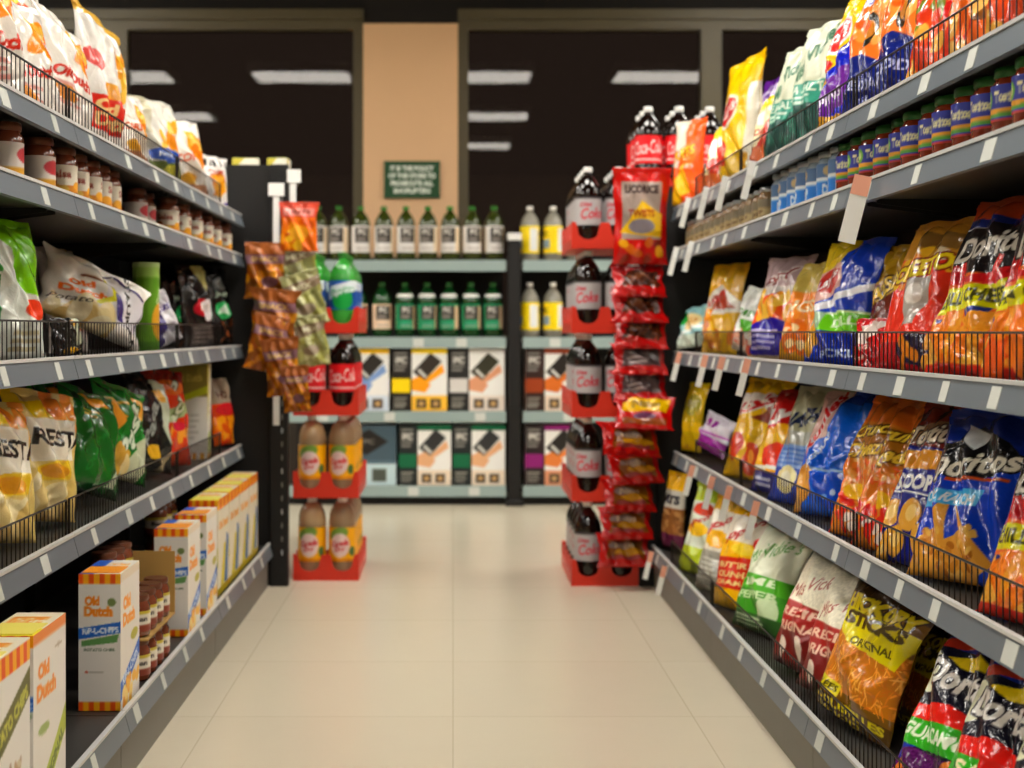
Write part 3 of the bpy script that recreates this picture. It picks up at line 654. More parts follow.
@design
def row_side(c):
    fillc(c, '#ebe4d2'); c.stripes(.88, 1, 6, ['#e8a92c', '#d8741e']); c.text('Old Dutch', .5, .72, .8, .08, '#e3a02a', 0, bold=.05); c.poly([(.2, 0), (.5, .5), (.75, .5), (.5, 0)], '#d8c81e'); c.poly([(.55, .1), (.75, .6), (.95, .55), (.85, .05)], '#4f7fb0'); c.rect(0, 0, 1, .08, '#c8b41c')
@design
def row_end(c):
    fillc(c, '#ebe4d2'); stripes_od(c, .9, 1); stripes_od(c, 0, .07); c.text('Old Dutch', .5, .72, .9, .07, '#e3a02a', 0, bold=.05); c.poly([(0, .4), (1, .5), (1, .3), (0, .2)], '#c8c426')
@design
def olive_side(c):
    fillc(c, '#e4e0d8'); c.rect(0, .66, 1, 1, '#8a7d3a'); c.poly([(0, .62), (1, .78), (1, .7), (0, .56)], '#b8bd2a'); c.stripes(0, .07, 10, ['#e8a92c', '#e4e0d8']); c.lines(.1, .2, .9, .5, 5, '#c9c4ba'); c.text('Old Dutch', .5, .86, .7, .08, '#b9a85a')
@design
def olive_end(c):
    fillc(c, '#e9e5d8'); c.poly([(0, 1), (.5, 1), (.2, .5), (0, .4)], '#c8bd5a'); c.rect(.2, .05, .8, .28, '#a9b838'); c.stripes(0, .06, 6, ['#e8a92c', '#e4e0d8']); c.lines(.25, .3, .8, .6, 4, '#d8d0c0')
def soda_box(c, back, panel, pic, can, strip):      # dark text panel, can and glass picture, two small photos below
    fillc(c, panel); c.rect(.36, .26, 1, 1, '#efefec'); c.rect(.36, .9, 1, 1, back); c.lines(.04, .62, .32, .94, 5, '#8f8d88'); c.rect(0, .3, .34, .52, back); c.lines(.04, .06, .32, .24, 4, '#9a9890')
    c.poly([(.38, .62), (.7, .92), (.9, .78), (.58, .48)], can); c.poly([(.36, .5), (.36, .34), (.6, .3), (.7, .42), (.5, .56)], pic); c.poly([(.46, .64), (.5, .67), (.64, .55), (.6, .52)], '#d9d9d4'); c.poly([(.36, .36), (.5, .36), (.95, .62), (.9, .74), (.6, .5), (.36, .46)], pic)
    c.rect(.36, 0, 1, .26, strip); c.rect(.44, .06, .62, .2, '#4a4038'); c.rect(.7, .06, .88, .2, '#4a4038'); c.ell(.53, .13, .05, .04, '#c9a878'); c.ell(.79, .13, .05, .04, '#c9a878'); c.text('PC', .18, .8, .2, .1, '#e6e4de')
@design
def soda_yellow(c): soda_box(c, '#f2d413', '#26221f', '#eda51c', '#3a332c', '#f0c454')
@design
def soda_blue(c): soda_box(c, '#f0c81a', '#e9e9e6', '#8ba6cf', '#33302c', '#d9e2ec')
@design
def soda_grey(c): soda_box(c, '#d9d7d4', '#2a2a29', '#d9a585', '#3c3b2c', '#e6ddd4')
@design
def soda_teal(c): soda_box(c, '#166a4a', '#23292a', '#e0b590', '#3b3c3c', '#e9dccb')
@design
def soda_slate(c):
    fillc(c, '#5f7480'); c.rect(0, .42, 1, 1, '#52646e'); c.poly([(.1, .72), (.5, .92), (.85, .72), (.45, .5)], '#2a2622'); c.rect(0, 0, 1, .36, '#c8dbe0'); c.rect(.12, .08, .38, .28, '#5a6058'); c.rect(.56, .08, .82, .28, '#5a6058'); c.text('PC', .5, .72, .2, .08, '#8a867e')
@design
def soda_brown(c): soda_box(c, '#9a4a22', '#3a2620', '#d07a36', '#2c2622', '#e8d8c8')
@design
def soda_plum(c): soda_box(c, '#8f2c78', '#2e2324', '#d98a50', '#2c2826', '#d9a080')
# ---- labels round jars and bottles (u runs once round the jar; the front is at .5)
@design
def salsa_label(c):
    fillc(c, '#2b3a9c')
    for k in (0, .33, .66): c.text('Tostitos', k + .13, .66, .2, .3, '#ece8c0', 0, bold=.05); c.ell(k + .28, .62, .05, .24, '#7cb83a'); c.ell(k + .28, .62, .028, .13, '#d8e6b0')
    c.band(.26, .3, .14, '#d8a22e'); c.band(.16, .2, .1, '#5a9a3a'); c.rect(0, 0, 1, .08, '#a8301f')
@design
def blue_label(c):
    fillc(c, '#2f86cf'); c.rect(0, .55, 1, 1, '#5e7ca0'); c.rect(0, .48, 1, .58, '#eef3f6')
    for k in (0, .25, .5, .75): c.text('DIP', k + .12, .25, .14, .3, '#e9f3fb', 0, bold=.05); c.ell(k + .12, .78, .06, .14, '#c9b48a')
@design
def tan_label(c):
    fillc(c, '#b09c78'); c.rect(0, .6, 1, 1, '#8f8672'); c.rect(0, .2, 1, .5, '#c8b890'); c.text('DIP', .3, .35, .16, .2, '#6a4a2c'); c.text('DIP', .7, .35, .16, .2, '#6a4a2c')
@design
def white_gold_label(c):
    fillc(c, '#e2dccd'); c.rect(0, 0, 1, .28, '#c98a2c'); c.chips(0, 0, 1, .28, 16, .06, ['#e0a83a', '#b86a1c', '#d8b860'], 4)
    for k in (0, .33, .66): c.text('Salsa', k + .16, .66, .22, .26, '#8a3a2c', 0, bold=.03)
@design
def red_white_label(c):
    fillc(c, '#d9d2cb'); c.ell(.3, .6, .12, .24, '#b83a44'); c.ell(.75, .6, .12, .24, '#b83a44'); c.rect(0, 0, 1, .2, '#d2a23a')
@design
def bean_label(c):
    fillc(c, '#e3ddd0'); c.rect(0, 0, 1, .34, '#8c4630'); c.rect(0, .84, 1, 1, '#c8b94a')
    for k in (0, .33, .66): c.text('Bean', k + .16, .62, .2, .24, '#4a4540', 0, bold=.03)
@design
def coke_label(c):
    fillc(c, '#d0222c')
    for k in (.25, .75): c.text('Coca-Cola', k, .58, .36, .46, '#f6ece8', 4, shear=.35, bold=.01)
    c.band(.2, .14, .06, '#f2dcd8')
@design
def diet_label(c):
    fillc(c, '#b9b6b6'); c.rect(0, .92, 1, 1, '#3a3436'); c.rect(0, 0, 1, .04, '#8d8a8c')
    for k in (.25, .75): c.text('Coke', k + .02, .42, .28, .36, '#c43a4a', 4, shear=.3, bold=.02); c.text('Diet', k - .06, .72, .14, .14, '#b0303e', 0, shear=.2)
@design
def tea_label(c):
    fillc(c, '#edb41c'); c.rect(0, 0, 1, .1, '#d8941a')
    for k in (0, .5): c.ell(k + .25, .8, .12, .18, '#7c9a4c', 20); c.ell(k + .27, .48, .115, .34, '#e9d2cf'); c.text('Canada', k + .27, .54, .2, .16, '#c43038', 8, shear=.2); c.text('Dry', k + .27, .36, .12, .14, '#c43038', 8, shear=.2); c.ell(k + .42, .3, .04, .14, '#5a7a4a')
@design
def sprite_label(c):
    fillc(c, '#2a5ea8'); c.band(.1, .9, .4, '#e9f1f4', 0, .5); c.band(.1, .9, .4, '#e9f1f4', .5, 1); c.ell(.25, .35, .13, .34, '#1f9a4a'); c.ell(.75, .35, .13, .34, '#1f9a4a'); c.text('Sprite', .25, .6, .3, .26, '#f4f8fa', 12, out='#1f8a4a'); c.text('Sprite', .75, .6, .3, .26, '#f4f8fa', 12, out='#1f8a4a')
def pc_label(c, base, edge):
    fillc(c, base)
    for k in (0, .5): c.rect(k + .1, .38, k + .36, .92, '#2a2624'); c.text('PC', k + .23, .76, .14, .2, '#efece6'); c.lines(k + .13, .42, k + .33, .64, 3, '#a09a94'); c.rect(k + .36, .0, k + .5, .92, edge)
    c.lines(.12, .08, .4, .24, 2, '#b0aaa4'); c.lines(.62, .08, .9, .24, 2, '#b0aaa4')
@design
def pc_white(c): pc_label(c, '#e6e4e2', '#e9d9c0')
@design
def pc_teal(c): pc_label(c, '#12936a', '#e8cdae')
@design
def pc_blush(c): pc_label(c, '#e9d3bd', '#d8b89c')
@design
def yellow_clear(c): fillc(c, '#f2d91a'); c.rect(.05, .1, .2, .9, '#e9ecec'); c.rect(.55, .1, .7, .9, '#e9ecec'); c.rect(.25, .2, .4, .5, '#9ab0c4'); c.rect(.75, .2, .9, .5, '#9ab0c4'); c.text('PC', .3, .7, .14, .2, '#3a3420'); c.text('PC', .8, .7, .14, .2, '#3a3420')
@design
def can_green(c): fillc(c, '#6b9a2a'); c.rect(0, .86, 1, 1, '#9fc06a'); c.ell(.3, .35, .14, .22, '#d8a83a'); c.ell(.8, .35, .14, .22, '#d8a83a'); c.rect(0, 0, 1, .12, '#4f7f24'); c.text('Crisps', .3, .66, .24, .08, '#eef2da', 70); c.text('Crisps', .8, .66, .24, .08, '#eef2da', 70)

# ------------------------------------------------------------------ bag
def make_bag_meshes(des, w, h, t, lean, curl, seed, nu, nv, mat, seal=True, slump=0.0):
    r = np.random.default_rng(seed)
    C = canvas_of(des, nu, nv, h / w)
    pl_u, pl_p = r.uniform(9, 15), r.uniform(0, 6, 2)
    creases = [(r.uniform(-.9, .9), r.uniform(.1, .95), r.uniform(0, PI), r.uniform(.012, .034), r.uniform(.10, .35), r.uniform(-.058, .058)) for _ in range(16)]
    wob = [(r.uniform(2, 7), r.uniform(0, 6.28), r.uniform(.004, .014)) for _ in range(3)]
    waves = [(r.uniform(1, 3.5), r.uniform(1, 3.5), r.uniform(0, 6.28)) for _ in range(4)]
    # centre line: lean + curl towards the top
    vs = np.linspace(0, 1.06, 160)
    phi = R(lean) + R(curl) * np.clip((vs - .55) / .45, 0, None) ** 1.5
    cy = np.concatenate([[0], np.cumsum(np.sin(phi[:-1]))]) * (vs[1] - vs[0]) * h
    cz = np.concatenate([[0], np.cumsum(np.cos(phi[:-1]))]) * (vs[1] - vs[0]) * h
    def place(U, V, d):                                     # d: out of the front, local
        p = np.interp(V, vs, phi)
        Y = np.interp(V, vs, cy) - d * np.cos(p)
        Z = np.interp(V, vs, cz) + d * np.sin(p)
        Vc = np.clip(V, 0, 1)
        B = np.sin(PI * Vc) ** .55
        hw = w / 2 * (1 - .13 * B)
        X = U * hw + slump * w * Vc ** 2
        for fq, ph, am in wob: X = X + am * w * np.sin(fq * Vc * PI * .7 + ph + (U > 0) * 2.1) * np.abs(U)
        return np.stack([X, Y, Z], -1)
    def thick(V):
        Vc = np.clip(V, 0, 1)
        return (Vc ** .38) * ((1 - Vc) ** .62) / .62
    def surf(nu_, nv_, side):
        U, V = np.meshgrid(np.linspace(-1, 1, nu_), np.linspace(0, 1, nv_))
        prof = np.clip(1 - U ** 2, 0, 1) ** .55
        d = t / 2 * thick(V) * prof
        edge = prof * np.clip(np.minimum(V, 1 - V) * 8, 0, 1)
        pleat = np.sin(U * pl_u + pl_p[0]) * np.exp(-(1 - V) * 7) + .7 * np.sin(U * pl_u * 1.2 + pl_p[1]) * np.exp(-V * 9)
        d = d + pleat * .007 * prof
        for cu, cvv, a, s, ln, amp in creases:
            x, y = (U - cu) * .5, (V - cvv) * h / w
            xx, yy = x * math.cos(a) + y * math.sin(a), -x * math.sin(a) + y * math.cos(a)
            d = d + amp * w * .9 * np.exp(-(yy / (s * 1.6)) ** 2 - (xx / ln) ** 2) * edge * .55
        for fx, fy, ph in waves:
            d = d + .004 * np.sin(fx * PI * U + fy * PI * 1.6 * V + ph) * edge
        d = np.maximum(d, 0.0008)
        return place(U, V, side * d) if side > 0 else place(U, V, -.85 * d)
    F = surf(nu, nv, 1)
    nb, mb = max(12, nu // 4), max(14, nv // 4)
    Bk = surf(nb, mb, -1)[:, ::-1]
    ii = np.linspace(0, nv - 1, mb).astype(int); jj = np.linspace(0, nu - 1, nb).astype(int)
    Cb = C[ii][:, jj][:, ::-1]
    body = grid_mesh('pouch', [(F, C), (Bk, Cb)], mat)
    sl = None
    if seal:
        U, V = np.meshgrid(np.linspace(-1, 1, max(16, nu // 2)), np.linspace(.985, 1.055, 7))
        zig = .0012 * np.where(np.arange(7)[:, None] % 2, 1, -1) * np.ones_like(U) + .004 * np.sin(U * 7 + pl_p[0])
        top = C[-1][np.linspace(0, nu - 1, U.shape[1]).astype(int)]
        CC = np.broadcast_to(top, (7,) + top.shape)
        sl = grid_mesh('top_seal', [(place(U, V, zig + .001), CC), (place(U, V, zig - .001)[:, ::-1], CC[:, ::-1])], mat)
    return body, sl

_seed = [100]
def bag(name, des, loc, rz, w, h, t, label, cat='bag', group=None, lean=10, curl=0, roll=0, res=1.0, mat='film', seal=True, slump=0.0, tilt=0):
    _seed[0] += 1
    nu, nv = max(20, int(w * 380 * res)), max(24, int(h * 380 * res))
    b, s = make_bag_meshes(des, w, h, t, lean, curl, _seed[0], nu, nv, M[mat], seal, slump)
    e = empty(name, loc); e.rotation_mode = 'XYZ'
    e.rotation_euler = (Matrix.Rotation(R(rz), 3, 'Z') @ Matrix.Rotation(R(roll), 3, 'Y') @ Matrix.Rotation(R(tilt), 3, 'X')).to_euler()
    link('pouch', b, e)
    if s is not None: link('top_seal', s, e)
    return tag(e, label, cat, group)

# ------------------------------------------------------------------ cartons
def carton(name, loc, rz, w, d, h, faces, label, cat='carton', group=None, res=260, mat='card'):
    """faces: front, side (both sides), top, back default = front; local front is -y, w along x, d along y."""
    def g(des, a, b, P):
        nu, nv = max(10, int(a * res)), max(10, int(b * res))
        return (P(*np.meshgrid(np.linspace(0, 1, nu), np.linspace(0, 1, nv))), canvas_of(des, nu, nv, b / a))
    st = lambda x, y, z: np.stack(np.broadcast_arrays(x, y, z), -1).astype(float)
    fr, sd, tp = faces[:3]
    gs = [g(fr, w, h, lambda u, v: st((u - .5) * w, -d / 2 + .0015 * np.sin(PI * u) * np.sin(PI * v) * -1, v * h)),
          g(fr, w, h, lambda u, v: st((.5 - u) * w, d / 2 + 0 * u, v * h)),
          g(sd, d, h, lambda u, v: st(w / 2 + .0015 * np.sin(PI * u) * np.sin(PI * v), (u - .5) * d, v * h)),
          g(sd, d, h, lambda u, v: st(-w / 2 + 0 * u, (.5 - u) * d, v * h)),
          g(tp, w, d, lambda u, v: st((u - .5) * w, (v - .5) * d, h + 0 * u)),
          g(tp, w, d, lambda u, v: st((u - .5) * w, (.5 - v) * d, 0 * u))]
    e = empty(name, loc, (0, 0, R(rz)))
    me = grid_mesh('carton_sleeve', gs, M[mat]); me.polygons.foreach_set('use_smooth', np.zeros(len(me.polygons), bool))
    link('carton_sleeve', me, e)
    mb = MB(); mb.box(-w / 2 + .004, w / 2 - .004, -d * .46, 0.0, h + .0003, h + .0018)          # glued top flap
    C = canvas_of(tp, 24, 12, .5)
    fl = mb.mesh('top_flap', M[mat]); at = fl.color_attributes.new('Col', 'FLOAT_COLOR', 'POINT')
    cc = C[3, 12]
    at.data.foreach_set('color', np.tile(np.append(cc, 1), len(fl.vertices)).astype(np.float32))
    link('top_flap', fl, e)
    return tag(e, label, cat, group)

# ------------------------------------------------------------------ jars and bottles
def wrap_label(des, r, z0, z1, nu=96, nv=28, turn=0.0, a0=0, a1=2 * PI):
    U, V = np.meshgrid(np.linspace(0, 1, nu), np.linspace(0, 1, nv))
    A = a0 + (a1 - a0) * U + turn
    P = np.stack([r * np.cos(A), r * np.sin(A), z0 + (z1 - z0) * V], -1)
    return grid_mesh('label', [(P, canvas_of(des, nu, nv, (z1 - z0) / (2 * PI * r)))], M['label'])
BOTW = [(.036, 0), (.048, .006), (.054, .02), (.055, .04), (.0545, .06), (.0535, .064), (.0535, .198), (.0545, .204), (.0545, .225), (.052, .245), (.045, .266), (.034, .283), (.020, .292), (.0145, .296), (.0135, .30)]
_proto = {}
def jar_meshes(kind):
    if kind in _proto: return _proto[kind]
    spec = {  # radius, height, body mat, lid mat, label, label z range, lid height
        'salsa': (.041, .117, 'salsa', 'darkgreen', 'salsa_label', (.03, .088), .017),
        'blue': (.040, .122, 'bluejar', 'silver', 'blue_label', (.012, .092), .015),
        'tan': (.035, .105, 'tanjar', 'silver', 'tan_label', (.015, .07), .014),
        'white': (.036, .117, 'beanjar', 'goldlid', 'white_gold_label', (.018, .078), .016),
        'redwhite': (.036, .117, 'beanjar', 'goldlid', 'red_white_label', (.018, .078), .016),
        'bean': (.034, .098, 'beanjar', 'goldlid', 'bean_label', (.014, .062), .014),
    }[kind]
    r, h, bm_, lm, lab, (z0, z1), lh = spec
    b = MB(); b.lathe([(r * .82, 0), (r * .96, .004), (r, .012), (r, h * .70), (r * .97, h * .76), (r * .84, h * .84), (r * .80, h - lh + .002)], 24)
    l = MB(); l.lathe([(r * .85, h - lh), (r * .89, h - lh + .003), (r * .89, h - .003), (r * .84, h)], 24)
    _proto[kind] = dict(h=h, r=r, parts=[('jar_body', b.mesh('jar_body', M[bm_], True)), ('lid', l.mesh('lid', M[lm], True)), ('label', wrap_label(lab, r * 1.012, z0, z1, 96, 22))])
    return _proto[kind]
BOT = [(.034, 0), (.046, .006), (.052, .02), (.054, .04), (.0535, .08), (.0525, .085), (.0525, .19), (.0535, .195), (.0535, .205), (.050, .225), (.042, .246), (.030, .266), (.019, .279), (.0145, .286), (.0165, .289), (.0165, .291), (.0135, .292), (.0135, .30)]
def bottle_meshes(kind):
    if kind in _proto: return _proto[kind]
    body, cap, lab = {'coke': ('cola', 'white', 'coke_label'), 'diet': ('cola', 'white', 'diet_label'), 'tea': ('tea', 'white', 'tea_label'), 'sprite': ('lime', 'greencap', 'sprite_label'),
                      'pcwhite': ('olive', 'greencap', 'pc_white'), 'pcteal': ('green', 'darkgreen', 'pc_teal'), 'pcblush': ('green', 'darkgreen', 'pc_blush'), 'yellow': ('clear', 'white', 'yellow_clear')}[kind]
    b = MB(); b.lathe(BOTW if kind == 'tea' else BOT, 28)
    c = MB(); c.lathe([(.0165, .292), (.018, .295), (.018, .310), (.016, .3125)], 20)
    z0, z1 = {'tea': (.064, .198), 'pcwhite': (.05, .2), 'pcteal': (.05, .19), 'pcblush': (.05, .19), 'sprite': (.085, .2), 'yellow': (.045, .2)}.get(kind, (.085, .195))
    parts = [('bottle_body', b.mesh('bottle_body', M[body], True)), ('cap', c.mesh('cap', M[cap], True)), ('label', wrap_label(lab, .0552 if kind == 'tea' else .0545, z0, z1, 120, 30))]
    if kind == 'pcteal':
        n = MB(); n.lathe([(.0425, .2475), (.0495, .230), (.0505, .230), (.0435, .2485)], 24); parts.append(('neck_label', n.mesh('neck_label', M['white'], True)))
    _proto[kind] = dict(h=.3125, parts=parts)
    return _proto[kind]
def put_parts(name, proto, loc, rz, label, cat, group):
    e = empty(name, loc, (0, 0, R(rz)))
    for n, me in proto['parts']: link(n, me, e)
    return tag(e, label, cat, group)

# ------------------------------------------------------------------ room shell
def sbox(name, mat, x0, x1, y0, y1, z0, z1):
    mb = MB(); mb.box(x0, x1, y0, y1, z0, z1); return structure(build(mb, name, mat))
CEIL = 3.3
sbox('floor', 'floor', -6, 6, -4, 12, -0.1, 0)
sbox('ceiling', 'ceil', -6, 6, -4, 8.9, CEIL, CEIL + .1)
sbox('wall_left', 'wallpaint', -6.1, -6, -4, 8.9, 0, CEIL)
sbox('wall_right', 'wallpaint', 6, 6.1, -4, 8.9, 0, CEIL)
sbox('wall_rear', 'wallpaint', -6, 6, -4.1, -4, 0, CEIL)
WY = 8.72
# far wall: low wall under the windows, lintel above, a peach pier between the two wide windows
sbox('wall_far', 'darkwall', -6, 6, WY, WY + .16, 0, .9)
sbox('wall_far_upper', 'ceil', -6, 6, WY, WY + .16, 2.92, CEIL)
sbox('wall_pier', 'column', -.54, .03, WY - .06, WY + .16, .9, 2.83)
sbox('wall_pier_head', 'ceil', -.54, .03, WY - .02, WY + .16, 2.83, 2.92)  # dark colour holds the shadow at the top of the pier
sbox('trim_1', 'frame', -6, -.54, WY - .05, WY + .1, 2.86, 2.92)
sbox('trim_2', 'frame', .03, 6, WY - .05, WY + .1, 2.86, 2.92)
sbox('ground_outside', 'night', -12, 12, WY + .3, 20, -.16, -.11)
def window(n, x0, x1):
    z0, z1, y = .9, 2.86, WY + .02
    fr = MB(); t = .062
    fr.box(x0, x0 + t, y - .05, y + .05, z0, z1); fr.box(x1 - t, x1, y - .05, y + .05, z0, z1)
    fr.box(x0 + t, x1 - t, y - .05, y + .05, z1 - .06, z1); fr.box(x0 + t, x1 - t, y - .05, y + .05, z0, z0 + .06)
    w = structure(build(fr, 'window_%d' % n, 'frame'))
    g = MB(); g.box(x0 + t, x1 - t, y - .003, y + .003, z0 + .06, z1 - .06)
    build(g, 'pane', 'glass', w)
window(1, -6, -2.03); window(2, -2.03, -.54); window(3, .03, 1.56); window(4, 1.56, 6)

# policy sign on the pier
@design
def policy(c):
    fillc(c, '#0c4a22'); 
    for i, t in enumerate(('IT IS THE POLICY', 'OF THIS STORE TO', 'PROSECUTE ALL', 'SHOPLIFTERS')): c.text(t, .5, .80 - i * .2, (.78, .84, .76, .66)[i], .14, '#eef3ea', 0, bold=.05)
sw, sh_ = .335, .222
U, V = np.meshgrid(np.linspace(0, 1, 150), np.linspace(0, 1, 100))
sx, sz = -.4135, 1.778
e = empty('policy_sign', (sx + sw / 2, WY - .07, sz))
P = np.stack([(U - .5) * sw, 0 * U - .006, V * sh_], -1)
link('sign_face', grid_mesh('sign_face', [(P, canvas_of('policy', 150, 100, sh_ / sw))], M['sign']), e)
mb = MB(); mb.box(-sw / 2, sw / 2, -.0055, .009, 0, sh_); build(mb, 'sign_backing', 'black', e)
tag(e, 'small dark green sign with white capitals about shoplifters on the peach pier', 'sign')

# ceiling lights
def lamp_proto():
    e = empty('ceiling_light', (0, 0, 0))
    f = MB(); W_, D_, t = .45, .32, .03
    f.box(-W_, W_, -D_, -D_ + t, -.08, 0); f.box(-W_, W_, D_ - t, D_, -.08, 0); f.box(-W_, -W_ + t, -D_ + t, D_ - t, -.08, 0); f.box(W_ - t, W_, -D_ + t, D_ - t, -.08, 0); f.box(-W_ + t, W_ - t, -D_ + t, D_ - t, -.01, 0)
    build(f, 'lamp_frame', 'white', e)
    d = MB(); d.box(-W_ + t, W_ - t, -D_ + t, D_ - t, -.075, -.05); build(d, 'diffuser', 'lamp', e)
    return e
lp = lamp_proto(); first = True
for yy, xs_ in ((7.2, (-4.5, -2.6, 2.1, 4.2)), (4.75, (-4.5, -2.92, -1.33, .26, 1.85, 3.44, 5.0)), (2.4, (-4.5, -2.95, .36, 3.44, 5.0)), (0.0, (-4.5, .26, 5.0))):  # first row, nearest the windows, is added to brighten the far floor
    for xx in xs_:
        o = lp if first else copy_tree(lp); first = False
        o.location = (xx, yy, CEIL)
        tag(o, 'rectangular fluorescent light panel fixed to the dark ceiling above the aisles', 'ceiling light', 'fluorescent panels on the ceiling')

# ------------------------------------------------------------------ gondolas
YS = [0.64, 1.86, 3.08, 4.30, 5.52]
SH = {'L': [1.425, 1.272, .924, .544, .165], 'R': [1.448, 1.290, .902, .518, .160]}
FX = {'L': -.80, 'R': .836}; FXB = {'L': -.69, 'R': .75}; BX = {'L': -1.27, 'R': 1.30}
NAMES = ['top', 'second', 'third', 'fourth', 'bottom']
SIDE = {'L': 'left', 'R': 'right'}
def deck(side, k): return SH[side][k] - .008
def gondola_bay(side, i, word):
    s = -1 if side == 'L' else 1
    y0, y1 = YS[i] + .0015, YS[i + 1] - .0015
    bx = BX[side]; out = lambda x: x            # world coordinates throughout
    e = empty('gondola_bay', (0, 0, 0))
    e.location = (s * 1.0, (y0 + y1) / 2, 0); L = e.location
    def B(mb, name, mat, parent=None):
        mb.v = [(x - L.x, y - L.y, z) for x, y, z in mb.v]
        return build(mb, name, mat, parent or e)
    def bx_(x0, x1, *a):
        mb = MB(); mb.box(min(x0, x1), max(x0, x1), *a); return mb
    B(bx_(bx, bx + s * .02, y0, y1, .02, 1.60), 'back_panel', 'peg')
    for y in (y0, y1 - .03):
        B(bx_(bx - s * .032, bx - s * .001, y, y + .03, 0, 1.62), 'upright', 'black')
    # kick plate under the base shelf
    B(bx_(FXB[side] + s * .02, FXB[side] + s * .035, y0, y1, 0, SH[side][4] - .052), 'kick_plate', 'kick')
    for k, z in enumerate(SH[side]):
        fx = FXB[side] if k == 4 else FX[side]
        th = .022
        sh = B(bx_(fx + s * .016, bx - s * .034, y0, y1, z - .008 - th, z - .008), 'shelf', 'shelf')
        # price rail: a face that leans back, its pale lip on top
        prof = [(fx, z - .047), (fx + s * .012, z - .004), (fx + s * .018, z - .004), (fx + s * .015, z - .047)]
        mb = MB(); mb.prism_y(prof, y0, y1); B(mb, 'price_rail', 'rail', sh)
        mb = MB(); mb.prism_y([(fx + s * .009, z - .0035), (fx + s * .009, z + .003), (fx + s * .02, z + .003), (fx + s * .02, z - .0035)], y0, y1); B(mb, 'rail_lip', 'lip', sh)
        r = random.Random(i * 17 + k * 5 + (3 if side == 'L' else 0))
        y = y0 + r.uniform(.06, .14)
        while y < y1 - .06:
            w = r.choice([.035, .04, .05])
            mb = MB(); mb.prism_y([(fx - s * .0012 + s * .001, z - .043), (fx - s * .0012 + s * .0108, z - .008), (fx + s * .0108, z - .008), (fx + s * .001, z - .043)], y, y + w)
            B(mb, 'price_tag', 'tag', sh)
            y += r.uniform(.2, .36)
        if k < 4:
            for y in (y0 + .031, y1 - .034):
                mb = MB(); mb.prism([(bx - s * .034, z - .031), (fx + s * .06, z - .031), (fx + s * .06, z - .04), (bx - s * .034, z - .09)], y, y + .003, lambda p, q, t: (p, t, q)); B(mb, 'shelf_bracket', 'black', sh)
    return tag(e, word, 'shelving', 'shelving bays along the aisle')
BAYW = [None, 'first bay from the camera', 'middle bay of the aisle', 'bay at the far end of the aisle']
for side in 'LR':
    for i in (1, 2, 3):
        gondola_bay(side, i, 'grey and black shelving bay on the %s, %s' % (SIDE[side], ('nearest bay of that row', 'middle bay of that row', 'last bay before the bottle stacks')[i - 1]))

# black end panels that close the two runs
def end_panel(side, x_in, x_out, label, top=1.62, ts=1.60, dep=5.93):
    e = empty('end_panel', ((x_in + x_out) / 2, 5.56, 0)); L = e.location
    def B(mb, n, m, p=None):
        mb.v = [(x - L.x, y - L.y, z) for x, y, z in mb.v]; return build(mb, n, m, p or e)
    a, b = sorted((x_in, x_out))
    mb = MB(); mb.box(a, b, 5.545, 5.575, .0, top); B(mb, 'panel_board', 'peg')
    s = 1 if side == 'L' else -1
    mb = MB(); mb.box(*sorted((x_in, x_in - s * .07)), 5.525, 5.544, 0, top, .004); up = B(mb, 'upright', 'black')
    for k in range(28):
        z = .12 + k * .052
        mb = MB(); mb.box(x_in - s * .022 - .003, x_in - s * .022 + .003, 5.5235, 5.5248, z, z + .02); B(mb, 'slot', 'kick' if k % 3 else 'silver', up)
    mb = MB(); mb.box(*sorted((x_in - s * .005, x_in - s * .9)), 5.5765, dep, ts - .025, ts); B(mb, 'top_shelf', 'shelf')
    mb = MB(); mb.box(*sorted((x_in - s * .1, x_in - s * .9)), 5.5765, 5.93, .0, .12); B(mb, 'base_shelf', 'shelf')
    return tag(e, label, 'panel')
end_panel('L', -.634, -1.90, 'tall black end panel closing the left shelving run, behind the hanging snack bags')
end_panel('R', .712, 1.95, 'tall black end panel closing the right shelving run, behind the red packs', 1.535, 1.54, 6.0)

# wire guards along the shelf fronts
def guard(side, k, i):
    s = -1 if side == 'L' else 1
    y0, y1 = YS[i] + .012, YS[i + 1] - (.012 if i < 3 else .42)
    x = (FXB if k == 4 else FX)[side] + s * .0245; z0 = deck(side, k) + .0015; h = .082
    mb = MB()
    for zz in (z0 + .002, z0 + h): mb.tube([(x, y0, zz), (x, y1, zz)], .0022, 6)
    n = int((y1 - y0) / .027)
    for j in range(n + 1):
        y = y0 + (y1 - y0) * j / n
        mb.tube([(x + s * .0, y, z0), (x, y, z0 + h)], .0013 if 0 < j < n else .003, 5)
    o = MB(); o.v = [(a - x, b - (y0 + y1) / 2, c - z0) for a, b, c in mb.v]; o.f = mb.f
    w = build(o, 'wire_guard', 'wire'); w.location = (x, (y0 + y1) / 2, z0)
    tag(w, 'low dark wire guard along the %s shelf of the %s row, %s' % (NAMES[k], SIDE[side], ('bay nearest the camera', 'middle bay', 'far bay')[i - 1]), 'wire guard', 'wire guards on the shelf fronts')
for side in 'LR':
    for k in (0, 2, 3, 4):
        if side == 'L' and k == 4: continue
        for i in (1, 2, 3): guard(side, k, i)

